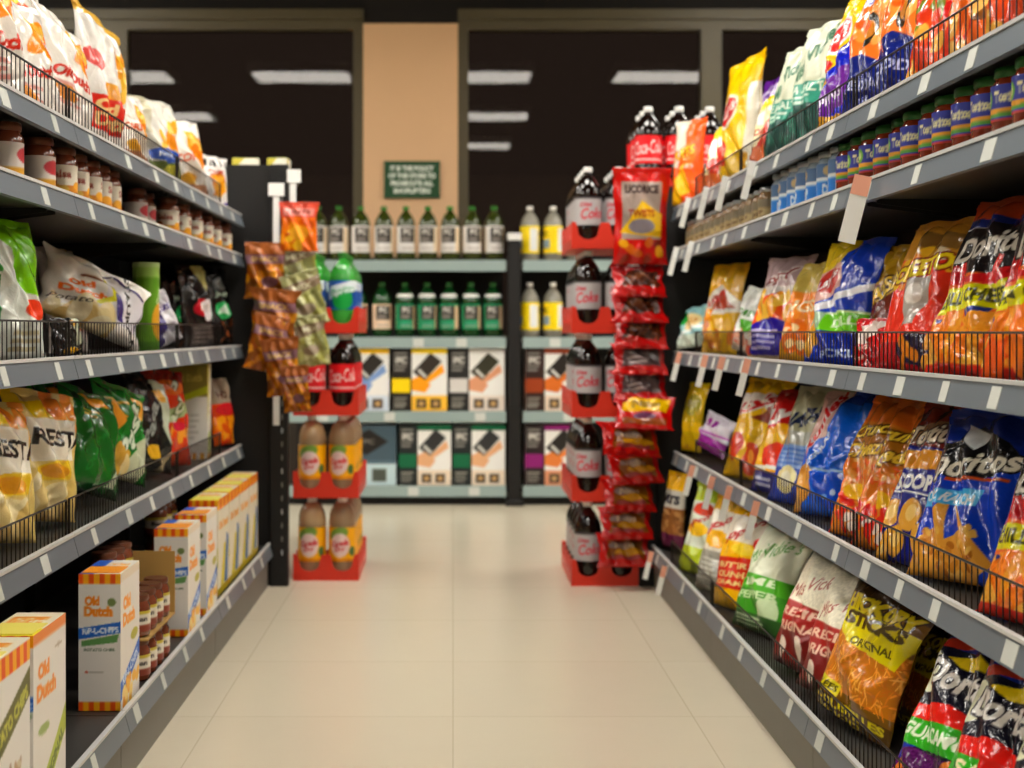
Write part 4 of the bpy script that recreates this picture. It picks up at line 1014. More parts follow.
# hanging shelf tags
def flag(side, k, px, n, big=False, head=True):
    s = -1 if side == 'L' else 1
    fx = (FXB if k == 4 else FX)[side]
    z = SH[side][k] - .012
    x = fx - s * (.021 if big else .0135)
    y = FPX * abs(x) / abs(px - VX)
    w, h = (.034, .125) if big else (.019, .095)
    e = empty('shelf_tag', (x, y, z), (0, R(14 * s), R(-18 * s)))
    mb = MB(); mb.box(-w / 2, w / 2, -.001, .001, -h, -.028); build(mb, 'tag_card', 'flagcard', e)
    mb = MB(); mb.box(-w / 2, w / 2, -.0022, .0022, -.028, .012); build(mb, 'tag_clip', 'tagor' if head else 'white', e)
    return tag(e, n, 'tag', 'hanging tags on the shelf fronts')
for k, xs in ((0, (688, 706, 725, 752)), (1, (676, 691)), (2, (679, 705, 722, 747)), (3, (692, 712, 729, 756)), (4, (651, 664))):
    for j, px in enumerate(xs):
        flag('R', k, px, '%s white tag hanging from the right row %s shelf front, counting from the far end' % (ORD[j], NAMES[k]), head=k >= 2)
flag('R', 1, 862, 'large white hanging tag with peach head on the right second shelf, above chip bags', big=True)

# ------------------------------------------------------------------ bags on the shelves
def XC(side, k, dx=0.0):
    s = -1 if side == 'L' else 1
    return (FXB if k == 4 else FX)[side] + s * (.125 + dx)
GAP = lambda side, k: 9.0 if k == 0 else SH[side][k - 1] - .050 - deck(side, k)
def sbag(side, k, px, des, w, h, t, label, yaw=14, lean=12, dx=0.0, dz=0.0, name='chip_bag', roll=0, curl=None, ymax=5.33, **kw):
    s = -1 if side == 'L' else 1
    ext = w * .48 * math.sin(R(yaw)) + t * (.5 if lean < 12 or ymax != 5.33 else .14) * math.cos(R(yaw))
    x = (FXB if k == 4 else FX)[side] + s * (.024 + ext + dx)
    y = FPX * (abs(x) + math.sin(R(lean)) * h * .45) / abs(px - VX)
    if y > ymax: y = ymax; x = s * y * abs(px - VX) / FPX; dz = .012
    lift = w / 2 * math.sin(R(abs(roll)))
    h = min(h, (GAP(side, k) - .008 - 2 * lift) / (1.06 * math.cos(R(lean)) * math.cos(R(roll))))
    rz = (-90 + yaw) if side == 'R' else (90 - yaw)
    rr = random.Random(int(px * 7 + k))
    if curl is None: curl = rr.uniform(4, 20)
    return bag(name, des, (x, y, deck(side, k) + .003 + dz + lift), rz, w, h, t, label, lean=lean, roll=roll, curl=curl, **kw)

G = 'snack bags on the %s shelf of the right row'
# right row, top shelf (near to far)
sbag('R', 0, 1052, 'sun_red', 0.257, .34, .09, 'orange and red snack bag on right top shelf, nearest the camera', group=G % 'top')
sbag('R', 0, 1000, 'sun_orange', 0.257, .34, .09, 'orange chip bag with red pieces, right top shelf behind the wire guard', group=G % 'top')
sbag('R', 0, 956, 'sun_red', 0.246, .34, .085, 'mottled red orange bag on right top shelf, third from the camera', group=G % 'top')
sbag('R', 0, 916, 'sunchips', 0.246, .34, .085, 'orange chip bag with navy foot, nearer of the two alike on right top shelf', group=G % 'top')
sbag('R', 0, 881, 'sunchips', 0.246, .34, .085, 'orange chip bag with navy foot, farther of the two, beside the blue yellow bag', group=G % 'top')
sbag('R', 0, 849, 'lays_blue', 0.2, .335, .085, 'blue, yellow and purple chip bag on right top shelf beside teal bags', group=G % 'top', dx=0.008)
sbag('R', 0, 814, 'vickies_teal', 0.235, .335, .08, 'pale green and teal chip bag on top shelf, nearer of the pair', group=G % 'top', mat='matte_film')
sbag('R', 0, 790, 'vickies_teal', .20, .315, .08, 'pale green and teal chip bag on top shelf, farther of the pair', group=G % 'top', mat='matte_film')
sbag('R', 0, 768, 'white_red_small', .17, .22, .06, 'small cream and red corn snack bag beside the tall yellow bag', group=G % 'top')
sbag('R', 0, 767, 'dark_red', 0.257, 0.4, .08, 'dark red bag with purple top standing behind the small cream bag', group=G % 'top', dx=0.13)
sbag('R', 0, 744, 'lays_yellow', 0.289, .415, .12, 'tall yellow chip bag with red oval badge on right top shelf', group=G % 'top', yaw=12, lean=4, res=.9, roll=-3)
sbag('R', 0, 717, 'white_red_small', .16, .24, .06, 'narrow white and red bag between yellow bag and orange bag, top shelf', group=G % 'top')
sbag('R', 0, 688, 'orange_white', 0.2, 0.3, 0.09, 'orange and white puffs bag at the far end of right top shelf', group=G % 'top', yaw=26, lean=2, dx=-.02, ymax=5.38)
# right row, third shelf
g = G % 'third'
sbag('R', 2, 1060, 'nacho_black', 0.289, .345, .1, 'orange tortilla chip bag with navy top, nearest the camera on right third shelf', group=g, yaw=14, lean=17, res=1.15)
sbag('R', 2, 995, 'nacho_red', 0.289, .345, .1, 'orange tortilla chip bag with yellow banner, second from the camera on right third shelf', group=g, yaw=15, lean=17, res=1.15)
sbag('R', 2, 928, 'crunchy_red', 0.268, .31, .09, 'red and orange cheese puff bag between tortilla bags and small dark bag', group=g, yaw=14, lean=17)
sbag('R', 2, 890, 'yellow_dark', 0.18, .27, .07, 'dull brown and yellow bag tucked behind the cheese puffs, right third shelf', group=g, yaw=12, lean=8, dx=0.075)
sbag('R', 2, 871, 'red_small', .15, 0.105, 0.04, 'small red bag low behind the wire guard beside the blue bag', group=g, yaw=12, lean=4, dx=0.0)
sbag('R', 2, 845, 'lays_pickle', 0.278, .30, .09, 'blue chip bag with lime green band on right third shelf', group=g, yaw=17, lean=13, res=1.1)
sbag('R', 2, 806, 'ring_orange', .2, .26, .08, 'orange onion ring bag with olive top, right third shelf', group=g, yaw=14, lean=13)
sbag('R', 2, 779, 'orange_purple', 0.257, .295, .08, 'orange and silver chip bag with purple oval, right third shelf', group=g, yaw=17, lean=13)
sbag('R', 2, 750, 'white_green', .2, .2, .07, 'white bag with green leaf and pink chips, right third shelf', group=g, yaw=15, lean=10, roll=8)
sbag('R', 2, 724, 'yellow_brown', 0.257, .31, .08, 'yellow chip bag with white and brown swirl, right third shelf', group=g, yaw=19, lean=8)
sbag('R', 2, 689, 'teal_white', 0.24, .155, 0.06, 'low pale teal and green bag at far end of right third shelf', group=g, yaw=14, lean=14, roll=-4, ymax=5.36)
# right row, fourth shelf
g = G % 'fourth'
sbag('R', 3, 1060, 'nacho_red', 0.278, .33, .1, 'orange bag with yellow banner at frame edge, nearest on right fourth shelf', group=g, yaw=15, lean=19, res=1.1)
sbag('R', 3, 984, 'cool_ranch', 0.289, .36, .1, 'royal blue tortilla chip bag on right fourth shelf with black triangle lettering', group=g, yaw=19, lean=19, res=1.25, roll=-3)
sbag('R', 3, 929, 'scoops', 0.225, .33, .09, 'purple and brown scoop chip bag beside the royal blue bag', group=g, yaw=14, lean=19, res=1.1)
sbag('R', 3, 902, 'cheezies', 0.235, .325, .085, 'orange cheese stick bag with yellow script, nearer of the pair, fourth shelf', group=g, yaw=15, lean=19)
sbag('R', 3, 875, 'cheezies', 0.235, .325, .085, 'orange cheese stick bag with yellow script, farther of the pair, fourth shelf', group=g, yaw=15, lean=19)
sbag('R', 3, 843, 'ruffles', 0.289, .35, .1, 'bright blue chip bag with red upright lettering, right fourth shelf', group=g, yaw=20, lean=17, res=1.1, roll=-3)
sbag('R', 3, 810, 'white_blue', 0.278, .315, .085, 'grey white bag with navy lettering and blue foot, right fourth shelf', group=g, yaw=19, lean=17)
sbag('R', 3, 784, 'lays_red', 0.246, .3, .085, 'red chip bag with white lettering and yellow band, right fourth shelf', group=g, yaw=17, lean=17)
sbag('R', 3, 757, 'yellow_white', 0.268, .32, .085, 'yellow chip bag with white collar and two red ovals, right fourth shelf', group=g, yaw=20, lean=17)
sbag('R', 3, 709, 'purple_white', 0.27, 0.13, 0.06, 'low purple and white bag near far end of right fourth shelf', group=g, yaw=12, lean=20, roll=8, ymax=5.2)
sbag('R', 3, 691, 'yellow_olive', 0.15, .25, 0.05, 'yellow and olive bag behind the purple bag, far end of fourth shelf', group=g, yaw=20, lean=6, dx=0, ymax=5.43)
# right row, bottom shelf
g = G % 'bottom'
sbag('R', 4, 1068, 'doritos_red', 0.278, .33, .09, 'navy tortilla chip bag with red banner at frame corner, right bottom shelf', group=g, yaw=14, lean=24, res=1.2)
sbag('R', 4, 1012, 'doritos_red', 0.278, .335, .09, 'navy tortilla chip bag with red and green banner, second from camera, bottom shelf', group=g, yaw=15, lean=24, res=1.25)
sbag('R', 4, 966, 'doritos_guac', 0.278, .335, .09, 'navy tortilla chip bag with wide green banner, third from camera, bottom shelf', group=g, yaw=16, lean=24, res=1.3)
sbag('R', 4, 927, 'hickory', 0.19, 0.22, .08, 'shaded yellow potato stick bag at the back, behind the front potato stick bag', group=g, yaw=13, lean=18, dx=0.14)
sbag('R', 4, 872, 'hickory', 0.33, .335, .09, 'yellow and brown potato stick bag at the front of right bottom shelf', group=g, yaw=12, lean=18, res=1.25, roll=4)
sbag('R', 4, 854, 'vickies_red', 0.289, .345, 0.125, 'cream and dark red chip bag, nearer of the pair on right bottom shelf', group=g, yaw=19, lean=18, res=1.1, mat='matte_film', roll=3, curl=30)
sbag('R', 4, 821, 'vickies_red', 0.278, .345, 0.125, 'cream and dark red chip bag, farther of the pair beside the green one', group=g, yaw=17, lean=18, res=1.1, mat='matte_film', roll=3, curl=30)
sbag('R', 4, 776, 'vickies_green', 0.278, .335, 0.125, 'cream and leaf green chip bag on right bottom shelf', group=g, yaw=19, lean=18, mat='matte_film', curl=30)
sbag('R', 4, 746, 'pop_yellow', 0.268, .33, .09, 'yellow popcorn bag with red panel, right bottom shelf', group=g, yaw=20, lean=14)
sbag('R', 4, 724, 'pop_grey', 0.235, .31, .08, 'white popcorn bag with grey panel behind the yellow popcorn bag', group=g, yaw=20, lean=14)
sbag('R', 4, 706, 'smart_green', 0.235, .32, .08, 'white popcorn bag with lime green foot, right bottom shelf', group=g, yaw=20, lean=14)
sbag('R', 4, 673, 'clear_brown', 0.17, .27, 0.08, 'brown nut bag with yellow top at far end of right bottom shelf', group=g, yaw=18, lean=4, ymax=5.4)

# left row
G = 'snack bags on the %s shelf of the left row'
g = G % 'top'
sbag('L', 0, -18, 'old_dutch_b', 0.278, .3, .09, 'white chip bag with red lettering at frame edge, nearest on left top shelf', group=g, yaw=12, lean=8)
sbag('L', 0, 20, 'old_dutch_b', 0.278, .27, .09, 'white chip bag with orange chips and red lettering, second on left top shelf', group=g, yaw=15, lean=10)
sbag('L', 0, 14, 'old_dutch_c', 0.321, .40, .1, 'tall white and green tinted chip bag at the back of left top shelf', group=g, yaw=15, lean=6, dx=.11)
sbag('L', 0, 56, 'old_dutch_b', 0.278, .27, .09, 'white bag with orange chips leaning on the upright white bag, left top shelf', group=g, yaw=12, lean=10, roll=15)
sbag('L', 0, 92, 'old_dutch', 0.289, .34, .11, 'upright white chip bag with red square lettering block, left top shelf', group=g, yaw=12, lean=4, roll=12, res=1.1)
sbag('L', 0, 129, 'white_orange', .17, .2, .06, 'small white bag with yellow chips between two larger white bags', group=g, yaw=17, lean=8, roll=5)
sbag('L', 0, 156, 'grey_blue', 0.257, .275, .09, 'grey white bag with blue patch and olive picture, left top shelf', group=g, yaw=22, lean=6)
sbag('L', 0, 187, 'white_orange', 0.257, .265, .08, 'white bag with orange chips near far end of left top shelf', group=g, yaw=20, lean=6, roll=-4)
sbag('L', 0, 214, 'cheese_box', 0.19, .2, .06, 'white bag with black zigzag top at the far end of left top shelf', group=g, yaw=22, lean=2, ymax=5.38)
g = g0 = G % 'third'
sbag('L', 2, -2, 'lime_white', 0.268, .34, .1, 'white and lime green bag at frame edge, nearest on left third shelf', group=g, yaw=21, lean=6, res=1.1)
sbag('L', 2, 62, 'blue_star', 0.278, .33, .07, 'pale bag with navy star outline behind the wide white bag', group=g, yaw=9, lean=8, dx=0.2)
sbag('L', 2, 82, 'restaurante', 0.37, .26, .09, 'wide white chip bag with curved lettering slumping sideways, left third shelf', group=g, yaw=40, lean=4, roll=20, res=1.3)
sbag('L', 2, 163, 'white_purple', .17, .155, .06, 'small white and purple bag beside the green canister, left third shelf', group=g, yaw=22, lean=14, roll=-14)
sbag('L', 2, 196, 'black_red', 0.257, .28, .08, 'black chip bag with red and white badge, left third shelf', group=g, yaw=15, lean=6)
sbag('L', 2, 220, 'black_green', 0.2, .275, .08, 'black chip bag with green badge at far end of left third shelf', group=g, yaw=20, lean=6, ymax=5.4)
sbag('L', 2, 175, 'black_green', 0.2, .27, .07, 'black bag in shade behind the small white and purple bag', group=g, yaw=9, lean=6, dx=0.14)
g = G % 'fourth'
sbag('L', 3, -14, 'rest_yellow', 0.278, .33, .09, 'cream chip bag at frame edge, nearest on left fourth shelf', group=g, yaw=18, lean=8, roll=8)
sbag('L', 3, 33, 'rest_yellow', 0.289, .335, .1, 'yellow and cream chip bag with black capitals, left fourth shelf', group=g, yaw=20, lean=4, res=1.2, roll=8)
sbag('L', 3, 52, 'green_dark', 0.278, .3, .08, 'dark green bag standing behind the yellow and cream bag', group=g, yaw=10, lean=8, dx=0.14, roll=6)
sbag('L', 3, 80, 'green_dark', 0.289, .325, .09, 'dark green tortilla bag with folded flap, farther than yellow bag, left fourth shelf', group=g, yaw=17, lean=8, roll=14, res=1.1)
sbag('L', 3, 111, 'green_chip', 0.300, .345, .09, 'green tortilla bag with pale slanted stripe and chips, left fourth shelf', group=g, yaw=17, lean=8, roll=14, res=1.1)
sbag('L', 3, 145, 'black_white', 0.268, 0.27, .08, 'black tortilla bag with pale stripe, left fourth shelf', group=g, yaw=17, lean=8, roll=10)
sbag('L', 3, 167, 'red_green', 0.278, .33, .08, 'red orange nacho bag with pale green lettering, left fourth shelf', group=g, yaw=15, lean=6, roll=4)
sbag('L', 3, 224, 'red_yellow', 0.17, .24, .07, 'red and orange bag at the far end of left fourth shelf', group=g, yaw=18, lean=6, ymax=5.41)

sbag('L', 2, 66, 'black_white', .17, .09, .045, 'low black bag lying behind the wire guard under the wide white bag', group=g0, yaw=6, lean=6, seal=False)
# green canister, left third shelf
x, y = -.885, FPX * .885 / (VX - 146)
e = empty('snack_canister', (x, y, deck('L', 2) + .002))
mb = MB(); mb.lathe([(.036, 0), (.0375, .003), (.0375, .25), (.036, .253)], 28); build(mb, 'tube', 'darkgreen', e, True)
link('label', wrap_label('can_green', .0379, .004, .249, 100, 60, turn=-1.9), e)
mb = MB(); mb.lathe([(.039, .245), (.039, .257), (.037, .259)], 28); build(mb, 'lid', principled('pale_green_lid', '#a9c47c', rough=.35), e, True)
tag(e, 'green snack canister with pale lid standing on left third shelf', 'canister')

# carton on the left fourth shelf
zc = deck('L', 3) + .002
carton('chip_carton', (-.922, 5.06, zc), 6, .13, .2, .325, ('olive_side', 'olive_end', 'pop_top'), 'white chip carton with olive upper half on left fourth shelf')
# cartons on the left bottom shelf
zb = deck('L', 4) + .002
carton('chip_carton', (-.765, 2.335, zb), 0, .09, .232, .30, ('ripl_end', 'pop_front', 'pop_top'), 'white chip carton with slanted olive band, nearest on left bottom shelf', group='chip cartons on the left bottom shelf')
carton('chip_carton', (-.762, 2.563, zb), 0, .09, .205, .30, ('ripl_end', 'pop_side', 'pop_top'), 'white chip carton with green corner band, second on left bottom shelf', group='chip cartons on the left bottom shelf')
carton('chip_carton', (-.885, 2.52, zb), 0, .09, .24, .315, ('ripl_end', 'pop_side', 'lime_top'), 'carton with green and yellow top behind the nearest two cartons', group='chip cartons on the left bottom shelf')
carton('chip_carton', (-.764, 3.205, zb), 0, .091, .185, .296, ('ripl_end', 'ripl_side', 'ripl_top'), 'white chip carton with blue band standing alone before the small jars', group='chip cartons on the left bottom shelf', res=420)
carton('chip_carton', (-.757, 3.96, zb), 0, .091, .185, .29, ('ripl_end', 'ripl_side', 'ripl_top'), 'white chip carton with blue band just beyond the small jars', group='chip cartons on the left bottom shelf', res=380)
carton('chip_carton', (-.757, 4.25, zb), 0, .091, .185, .29, ('ripl_end', 'ripl_side', 'ripl_top'), 'white chip carton with blue band, in front of the yellow blue row', group='chip cartons on the left bottom shelf', res=380)
for j, y in enumerate((4.56, 4.79, 5.02, 5.25)):
    carton('chip_carton', (-.772, y, zb), 0, .09, .215, .297, ('row_end', 'row_side', 'pop_top'), 'white carton with yellow and blue foot, %s of four in the far row' % ORD[j], group='chip cartons on the left bottom shelf')

# ------------------------------------------------------------------ jars
def jar_row(side, k, kind, pxs, labf, name='sauce_jar', dx=-.055, group=None, ys=None):
    pr = jar_meshes(kind)
    x = XC(side, k, dx)
    if ys is None: ys = [FPX * abs(x) / abs(p - VX) for p in pxs]
    for j, y in enumerate(ys):
        rz = (100 if side == 'L' else -60) + random.uniform(-25, 25)
        put_parts(name, pr, (x + random.uniform(-.004, .004), y, deck(side, k) + .0015), rz, labf(j, len(ys)), 'jar', group)
step = lambda a, b, d: [a + d * i for i in range(int((b - a) / d + 1.001))]
jar_row('R', 1, 'salsa', None, lambda j, n: 'red salsa jar with green lid, %s from the camera along right second shelf' % ORD[j], name='salsa_jar', ys=step(2.12, 3.24, .093), group='salsa jars on the right second shelf')
jar_row('R', 1, 'blue', None, lambda j, n: 'blue and white dip jar with silver lid, %s beyond the salsa jars' % ORD[j], name='dip_jar', ys=step(3.33, 4.0, .098), group='blue dip jars on the right second shelf')
jar_row('R', 1, 'tan', None, lambda j, n: 'small tan dip jar, %s beyond the blue jars on right second shelf' % ORD[j], name='dip_jar', ys=step(4.10, 5.42, .10), group='tan dip jars on the right second shelf')
jar_row('L', 1, 'redwhite', (4, 37), lambda j, n: 'brown sauce jar with red spotted label, %s on left second shelf' % ('nearest' if j == 0 else 'next to nearest'), group='sauce jars on the left second shelf')
jar_row('L', 1, 'white', (59, 74, 86, 97, 108), lambda j, n: 'brown sauce jar with white label, %s of five in the near cluster, left second shelf' % ORD[j], group='sauce jars on the left second shelf')
jar_row('L', 1, 'redwhite', (134, 144), lambda j, n: 'shaded sauce jar in the gap between clusters, left second shelf, %s' % ('nearer one' if j == 0 else 'farther one'), group='sauce jars on the left second shelf', dx=-.02)
jar_row('L', 1, 'white', (166, 180, 191, 202, 212, 221.5, 230), lambda j, n: 'sauce jar with gold foot label, %s of seven in far cluster, left second shelf' % ORD[j], group='sauce jars on the left second shelf')
# small bean jars stacked in two tiers on the left bottom shelf, with a kraft tray between
pr = jar_meshes('bean')
zt = deck('L', 4) + .002
tr = empty('display_tray', (-.786, 3.52, zt + .0985))
mb = MB(); mb.box(-.075, .075, -.165, .165, 0, .004); build(mb, 'tray_floor', 'kraft', tr)
mb = MB(); mb.box(-.075, .075, .160, .164, .0045, .16); build(mb, 'tray_back', 'kraft', tr)
tag(tr, 'kraft cardboard tray holding the upper tier of small jars, left bottom shelf', 'tray')
for tier, (zz, nm) in enumerate(((zt, 'lower'), (zt + .103, 'upper'))):
    for j in range(4):
        put_parts('bean_jar', pr, (-.748, 3.395 + j * .077, zz), 120, 'small brown jar with white label, %s tier, %s from the camera' % (nm, ORD[j]), 'jar', 'small bean jars on the left bottom shelf')
        if j < 3 or tier == 0:
            put_parts('bean_jar', pr, (-.823, 3.395 + j * .077, zz), 120, 'small brown jar in the back row, %s tier, %s from the camera' % (nm, ORD[j]), 'jar', 'small bean jars on the left bottom shelf')
for j in range(3):
    put_parts('bean_jar', pr, (-.823, 3.395 + j * .077, zt + .2025), 120, 'brown jar on the highest tier above the tray, %s from the camera' % ORD[j], 'jar', 'small bean jars on the left bottom shelf')
for j in range(3):
    for q, zz in enumerate((zt, zt + .0985, zt + .197)):
        put_parts('bean_jar', pr, (-.90, 4.36 + j * .08, zz), 120, 'brown jar stacked behind the white cartons, %s column, %s from floor' % (ORD[j], ('lowest', 'middle', 'highest')[q]), 'jar', 'jars behind the cartons on the left bottom shelf')

# ------------------------------------------------------------------ bottle crates and stacks
def crate_mesh(nx, ny, W, D, H=.105):
    mb = MB(); t = .006
    mb.box(-W / 2 + t, W / 2 - t, -D / 2 + t, D / 2 - t, 0, .006)
    def wall(n, length, fn, t0, t1):
        prof = [(-length / 2, 0), (length / 2, 0), (length / 2, H)]
        p = length / n
        for i in range(n - 1, -1, -1):
            c = -length / 2 + p * (i + .5); r = p * .30
            prof += [(c + r + .008, H - .004)]
            for a in range(0, 9): 
                an = PI * a / 8
                prof.append((c + r * math.cos(an), H * .62 - r * 0.75 * math.sin(an)))
            prof += [(c - r - .008, H - .004)]
        prof += [(-length / 2, H)]
        mb.prism(prof, t0, t1, fn)
    wall(nx, W, lambda p, q, s: (p, s, q), -D / 2, -D / 2 + t); wall(nx, W, lambda p, q, s: (p, s, q), D / 2 - t, D / 2)
    wall(ny, D - 2 * t, lambda p, q, s: (s, p, q), -W / 2, -W / 2 + t); wall(ny, D - 2 * t, lambda p, q, s: (s, p, q), W / 2 - t, W / 2)
    return mb.mesh('bottle_crate', M['redcrate'])
PIT = .121
crate24 = crate_mesh(2, 4, 2 * PIT + .016, 4 * PIT + .016)
LEV = ['bottom', 'second', 'third', 'fourth', 'fifth']
PITCH = .324
def stack(x0, y0, kinds, word, side_vis, desc, grp):
    xc, yc = x0 + PIT + .008, y0 + 2 * PIT + .008
    for lv, kd in enumerate(kinds):
        z = lv * PITCH
        c = link('bottle_crate', crate24, None, (xc, yc, z))
        tag(c, 'red plastic bottle crate, %s from the floor in the %s stack' % (LEV[lv].replace('bottom', 'lowest'), word), 'crate', 'bottle crates at the aisle end')
        pr = bottle_meshes(kd)
        for ix in range(2):
            for iy in range(4):
                if not (iy == 0 or ix == side_vis or lv == len(kinds) - 1): continue
                lbl = '%s, %s crate of %s stack, %s column, %s row' % (desc[kd], LEV[lv], word, 'left' if ix == 0 else 'right', ('front', 'second', 'third', 'back')[iy])
                put_parts('soda_bottle', pr, (xc + (ix - .5) * PIT, yc + (iy - 1.5) * PIT, z + .0075), random.uniform(-16, 16) - 7, lbl, 'bottle', grp)
desc = {'tea': 'amber soda bottle', 'coke': 'red labelled cola bottle', 'sprite': 'green lemon soda bottle', 'diet': 'grey labelled cola bottle'}
stack(-.628, 5.655, ['tea', 'tea', 'coke', 'sprite'], 'left', 1, desc, 'soda bottles in the left crate stack')
stack(.455, 5.53, ['diet'] * 5, 'right', 0, desc, 'soda bottles in the right crate stack')
# a half tray of cola on top of the right end panel's shelf
c2 = crate_mesh(4, 3, 4 * PIT + .016, 3 * PIT + .016, .045)
c = link('bottle_crate', c2, None, (.95, 5.79, 1.542)); tag(c, 'shallow red crate on the end panel top shelf under the white capped cola', 'crate', 'bottle crates at the aisle end')
for ix in range(4):
    for iy in range(3):
        put_parts('soda_bottle', bottle_meshes('coke'), (.95 + (ix - 1.5) * PIT, 5.79 + (iy - 1) * PIT, 1.5495), random.uniform(-14, 14), 'white capped cola bottle above the red packs, %s from aisle, %s row' % (ORD[ix], ('front', 'middle', 'back')[iy]), 'bottle', 'cola bottles on the end panel shelf')

# ------------------------------------------------------------------ hanging snack packs
def strip(x, y, z0, z1, label):
    e = empty('hanging_strip', (x, y, z0))
    mb = MB(); mb.box(-.012, .012, -.0012, .0012, 0, z1 - z0); build(mb, 'strip_band', 'white', e)
    mb = MB(); mb.box(-.03, .03, -.004, .004, z1 - z0 - .05, z1 - z0); build(mb, 'header_card', 'white', e)
    k = 0; z = z1 - .12
    return tag(e, label, 'strip')
strip(-.675, 5.50, .62, 1.545, 'white plastic clip strip hanging on the black end panel, farther from aisle')
strip(-.615, 5.53, .75, 1.60, 'white plastic clip strip hanging nearer the aisle, with the bright orange bag')
def hbag(px, py, Y, des, w, h, label, rz=0, group=None, lean=-4, roll=0, t=.04, name='hanging_snack_pack', **kw):
    X = (px - VX) * Y / FPX; Z = CAMZ - (py - VY) * Y / FPX - h / 2
    return bag(name, des, (X, Y, Z), rz, w, h, t, label, group=group, lean=lean, roll=roll, cat='snack pack', **kw)
gh = 'snack packs hanging by the left end panel'
O = 'orange brown snack pack on the left strip, %s'
hbag(265, 272, 5.425, 'hang_orange', .16, .20, O % 'highest', 12, gh)
hbag(272, 320, 5.37, 'hang_orange', .19, .21, O % 'second down, bulging', -10, gh, roll=5)
hbag(262, 344, 5.315, 'hang_orange', .15, .20, O % 'third down, twisted left', 24, gh, roll=12)
hbag(286, 368, 5.265, 'hang_orange', .15, .20, O % 'fourth down', -16, gh, roll=-6)
hbag(298, 390, 5.22, 'hang_orange', .11, .16, O % 'lowest of them', -10, gh, roll=-4)
hbag(299, 228, 5.43, 'hang_bright', .15, .175, 'bright orange nut pack with pink header at the top of the strip', 6, gh)
O = 'pale olive snack pack nearer the aisle, %s'
hbag(302, 270, 5.488, 'hang_lime', .17, .19, O % 'highest', 16, gh, roll=-10)
hbag(312, 300, 5.44, 'hang_lime', .16, .2, O % 'second down', 20, gh, roll=-16)
hbag(315, 342, 5.385, 'hang_lime', .13, .18, O % 'lowest', 12, gh, roll=-8)
# red packs on the right
strip(.700, 5.515, .16, 1.53, 'white clip strip hidden behind the column of red packs')
gr = 'red packs hanging at the right aisle end'
hbag(640, 219, 5.44, 'red_bag', .225, .345, 'tall red licorice bag with silver window, topmost of the red column', 4, gr, lean=-4, t=.06)
rows = [(640, 279, 'red_pack'), (640, 305, 'red_pack'), (641, 331, 'red_pack'), (641, 357, 'red_pack_grey'), (641, 384, 'red_pack_grey'), (644, 411, 'red_pack_yellow'), (633, 438, 'red_pack_low'), (638, 466, 'red_pack_low'), (631, 494, 'red_pack_low'), (628, 522, 'red_pack_low'), (625, 549, 'red_pack_low')]
for j, (px, py, d) in enumerate(rows):
    yaw = [4, 2, -2, 3, 0, -8, 22, 12, 14, 8, 4][j]
    hbag(px, py, 5.41 - .003 * (j % 2) - (.06 if j in (5, 6) else 0), d, (.26 if j == 6 else .23 if j == 5 else .215), .135, '%s red snack pack with %s, %s pack below the licorice bag' % (('wide' if j in (5, 6) else 'flat'), {'red_pack': 'brown window', 'red_pack_grey': 'grey window', 'red_pack_yellow': 'yellow panel', 'red_pack_low': 'orange window'}[d], ORD[j]), yaw, gr, lean=28, t=.04, roll=(0, 0, 1, 0, -1, 2, 5, -2, 2, 0, 1)[j], seal=False)

# ------------------------------------------------------------------ back shelving
BY = 8.08
BSH = [1.378, .946, .530, .112]
def back_unit(x0, x1, label):
    e = empty('wall_shelving', ((x0 + x1) / 2, BY + .25, 0)); L = e.location
    def B(mb, n, m, p=None):
        mb.v = [(x - L.x, y - L.y, z) for x, y, z in mb.v]; return build(mb, n, m, p or e)
    mb = MB(); mb.box(x0, x1, BY + .50, BY + .52, .02, 1.42); B(mb, 'back_panel', 'peg')
    mb = MB(); mb.box(x0, x1, BY + .06, BY + .08, 0, .06); B(mb, 'kick_plate', 'black')
    for k, z in enumerate(BSH):
        mb = MB(); mb.box(x0, x1, BY + .012, BY + .499, z - .03, z - .006); sh = B(mb, 'shelf', 'shelf')
        mb = MB(); mb.prism([(BY, z - .062), (BY + .006, z), (BY + .011, z), (BY + .011, z - .062)], x0, x1, lambda p, q, t: (t, p, q)); B(mb, 'price_rail', 'railteal', sh)
        r = random.Random(k + int(x0 * 10))
        for q in range(3 if k else 0):
            xx = x0 + (x1 - x0) * (q + .5) / 3 + r.uniform(-.1, .1)
            mb = MB(); mb.prism([(BY - .0012, z - .056), (BY + .004, z - .008), (BY + .0052, z - .008), (BY, z - .056)], xx, xx + .06, lambda p, q2, t: (t, p, q2)); B(mb, 'price_tag', 'tag', sh)
    return tag(e, label, 'shelving')
back_unit(-.93, .297, 'wide pale fronted wall shelving under the sign, filled with green bottles and cartons')
back_unit(.393, 1.61, 'pale fronted wall shelving on the right, behind the grey cola stack')
mb = MB(); mb.box(-.036, .036, -.03, .03, 0, 1.49, .006)
o = empty('shelf_post', (.345, BY + .03, 0)); build(mb, 'post', 'black', o)
mb = MB(); mb.box(-.05, .05, -.06, .05, 0, .035, .006)
build(mb, 'post_foot', 'black', o)
mb = MB(); mb.box(-.04, .04, -.034, .034, 1.4905, 1.53, .006); build(mb, 'post_cap', 'white', o)
tag(o, 'black upright post with white cap between the two wall shelving units', 'post')

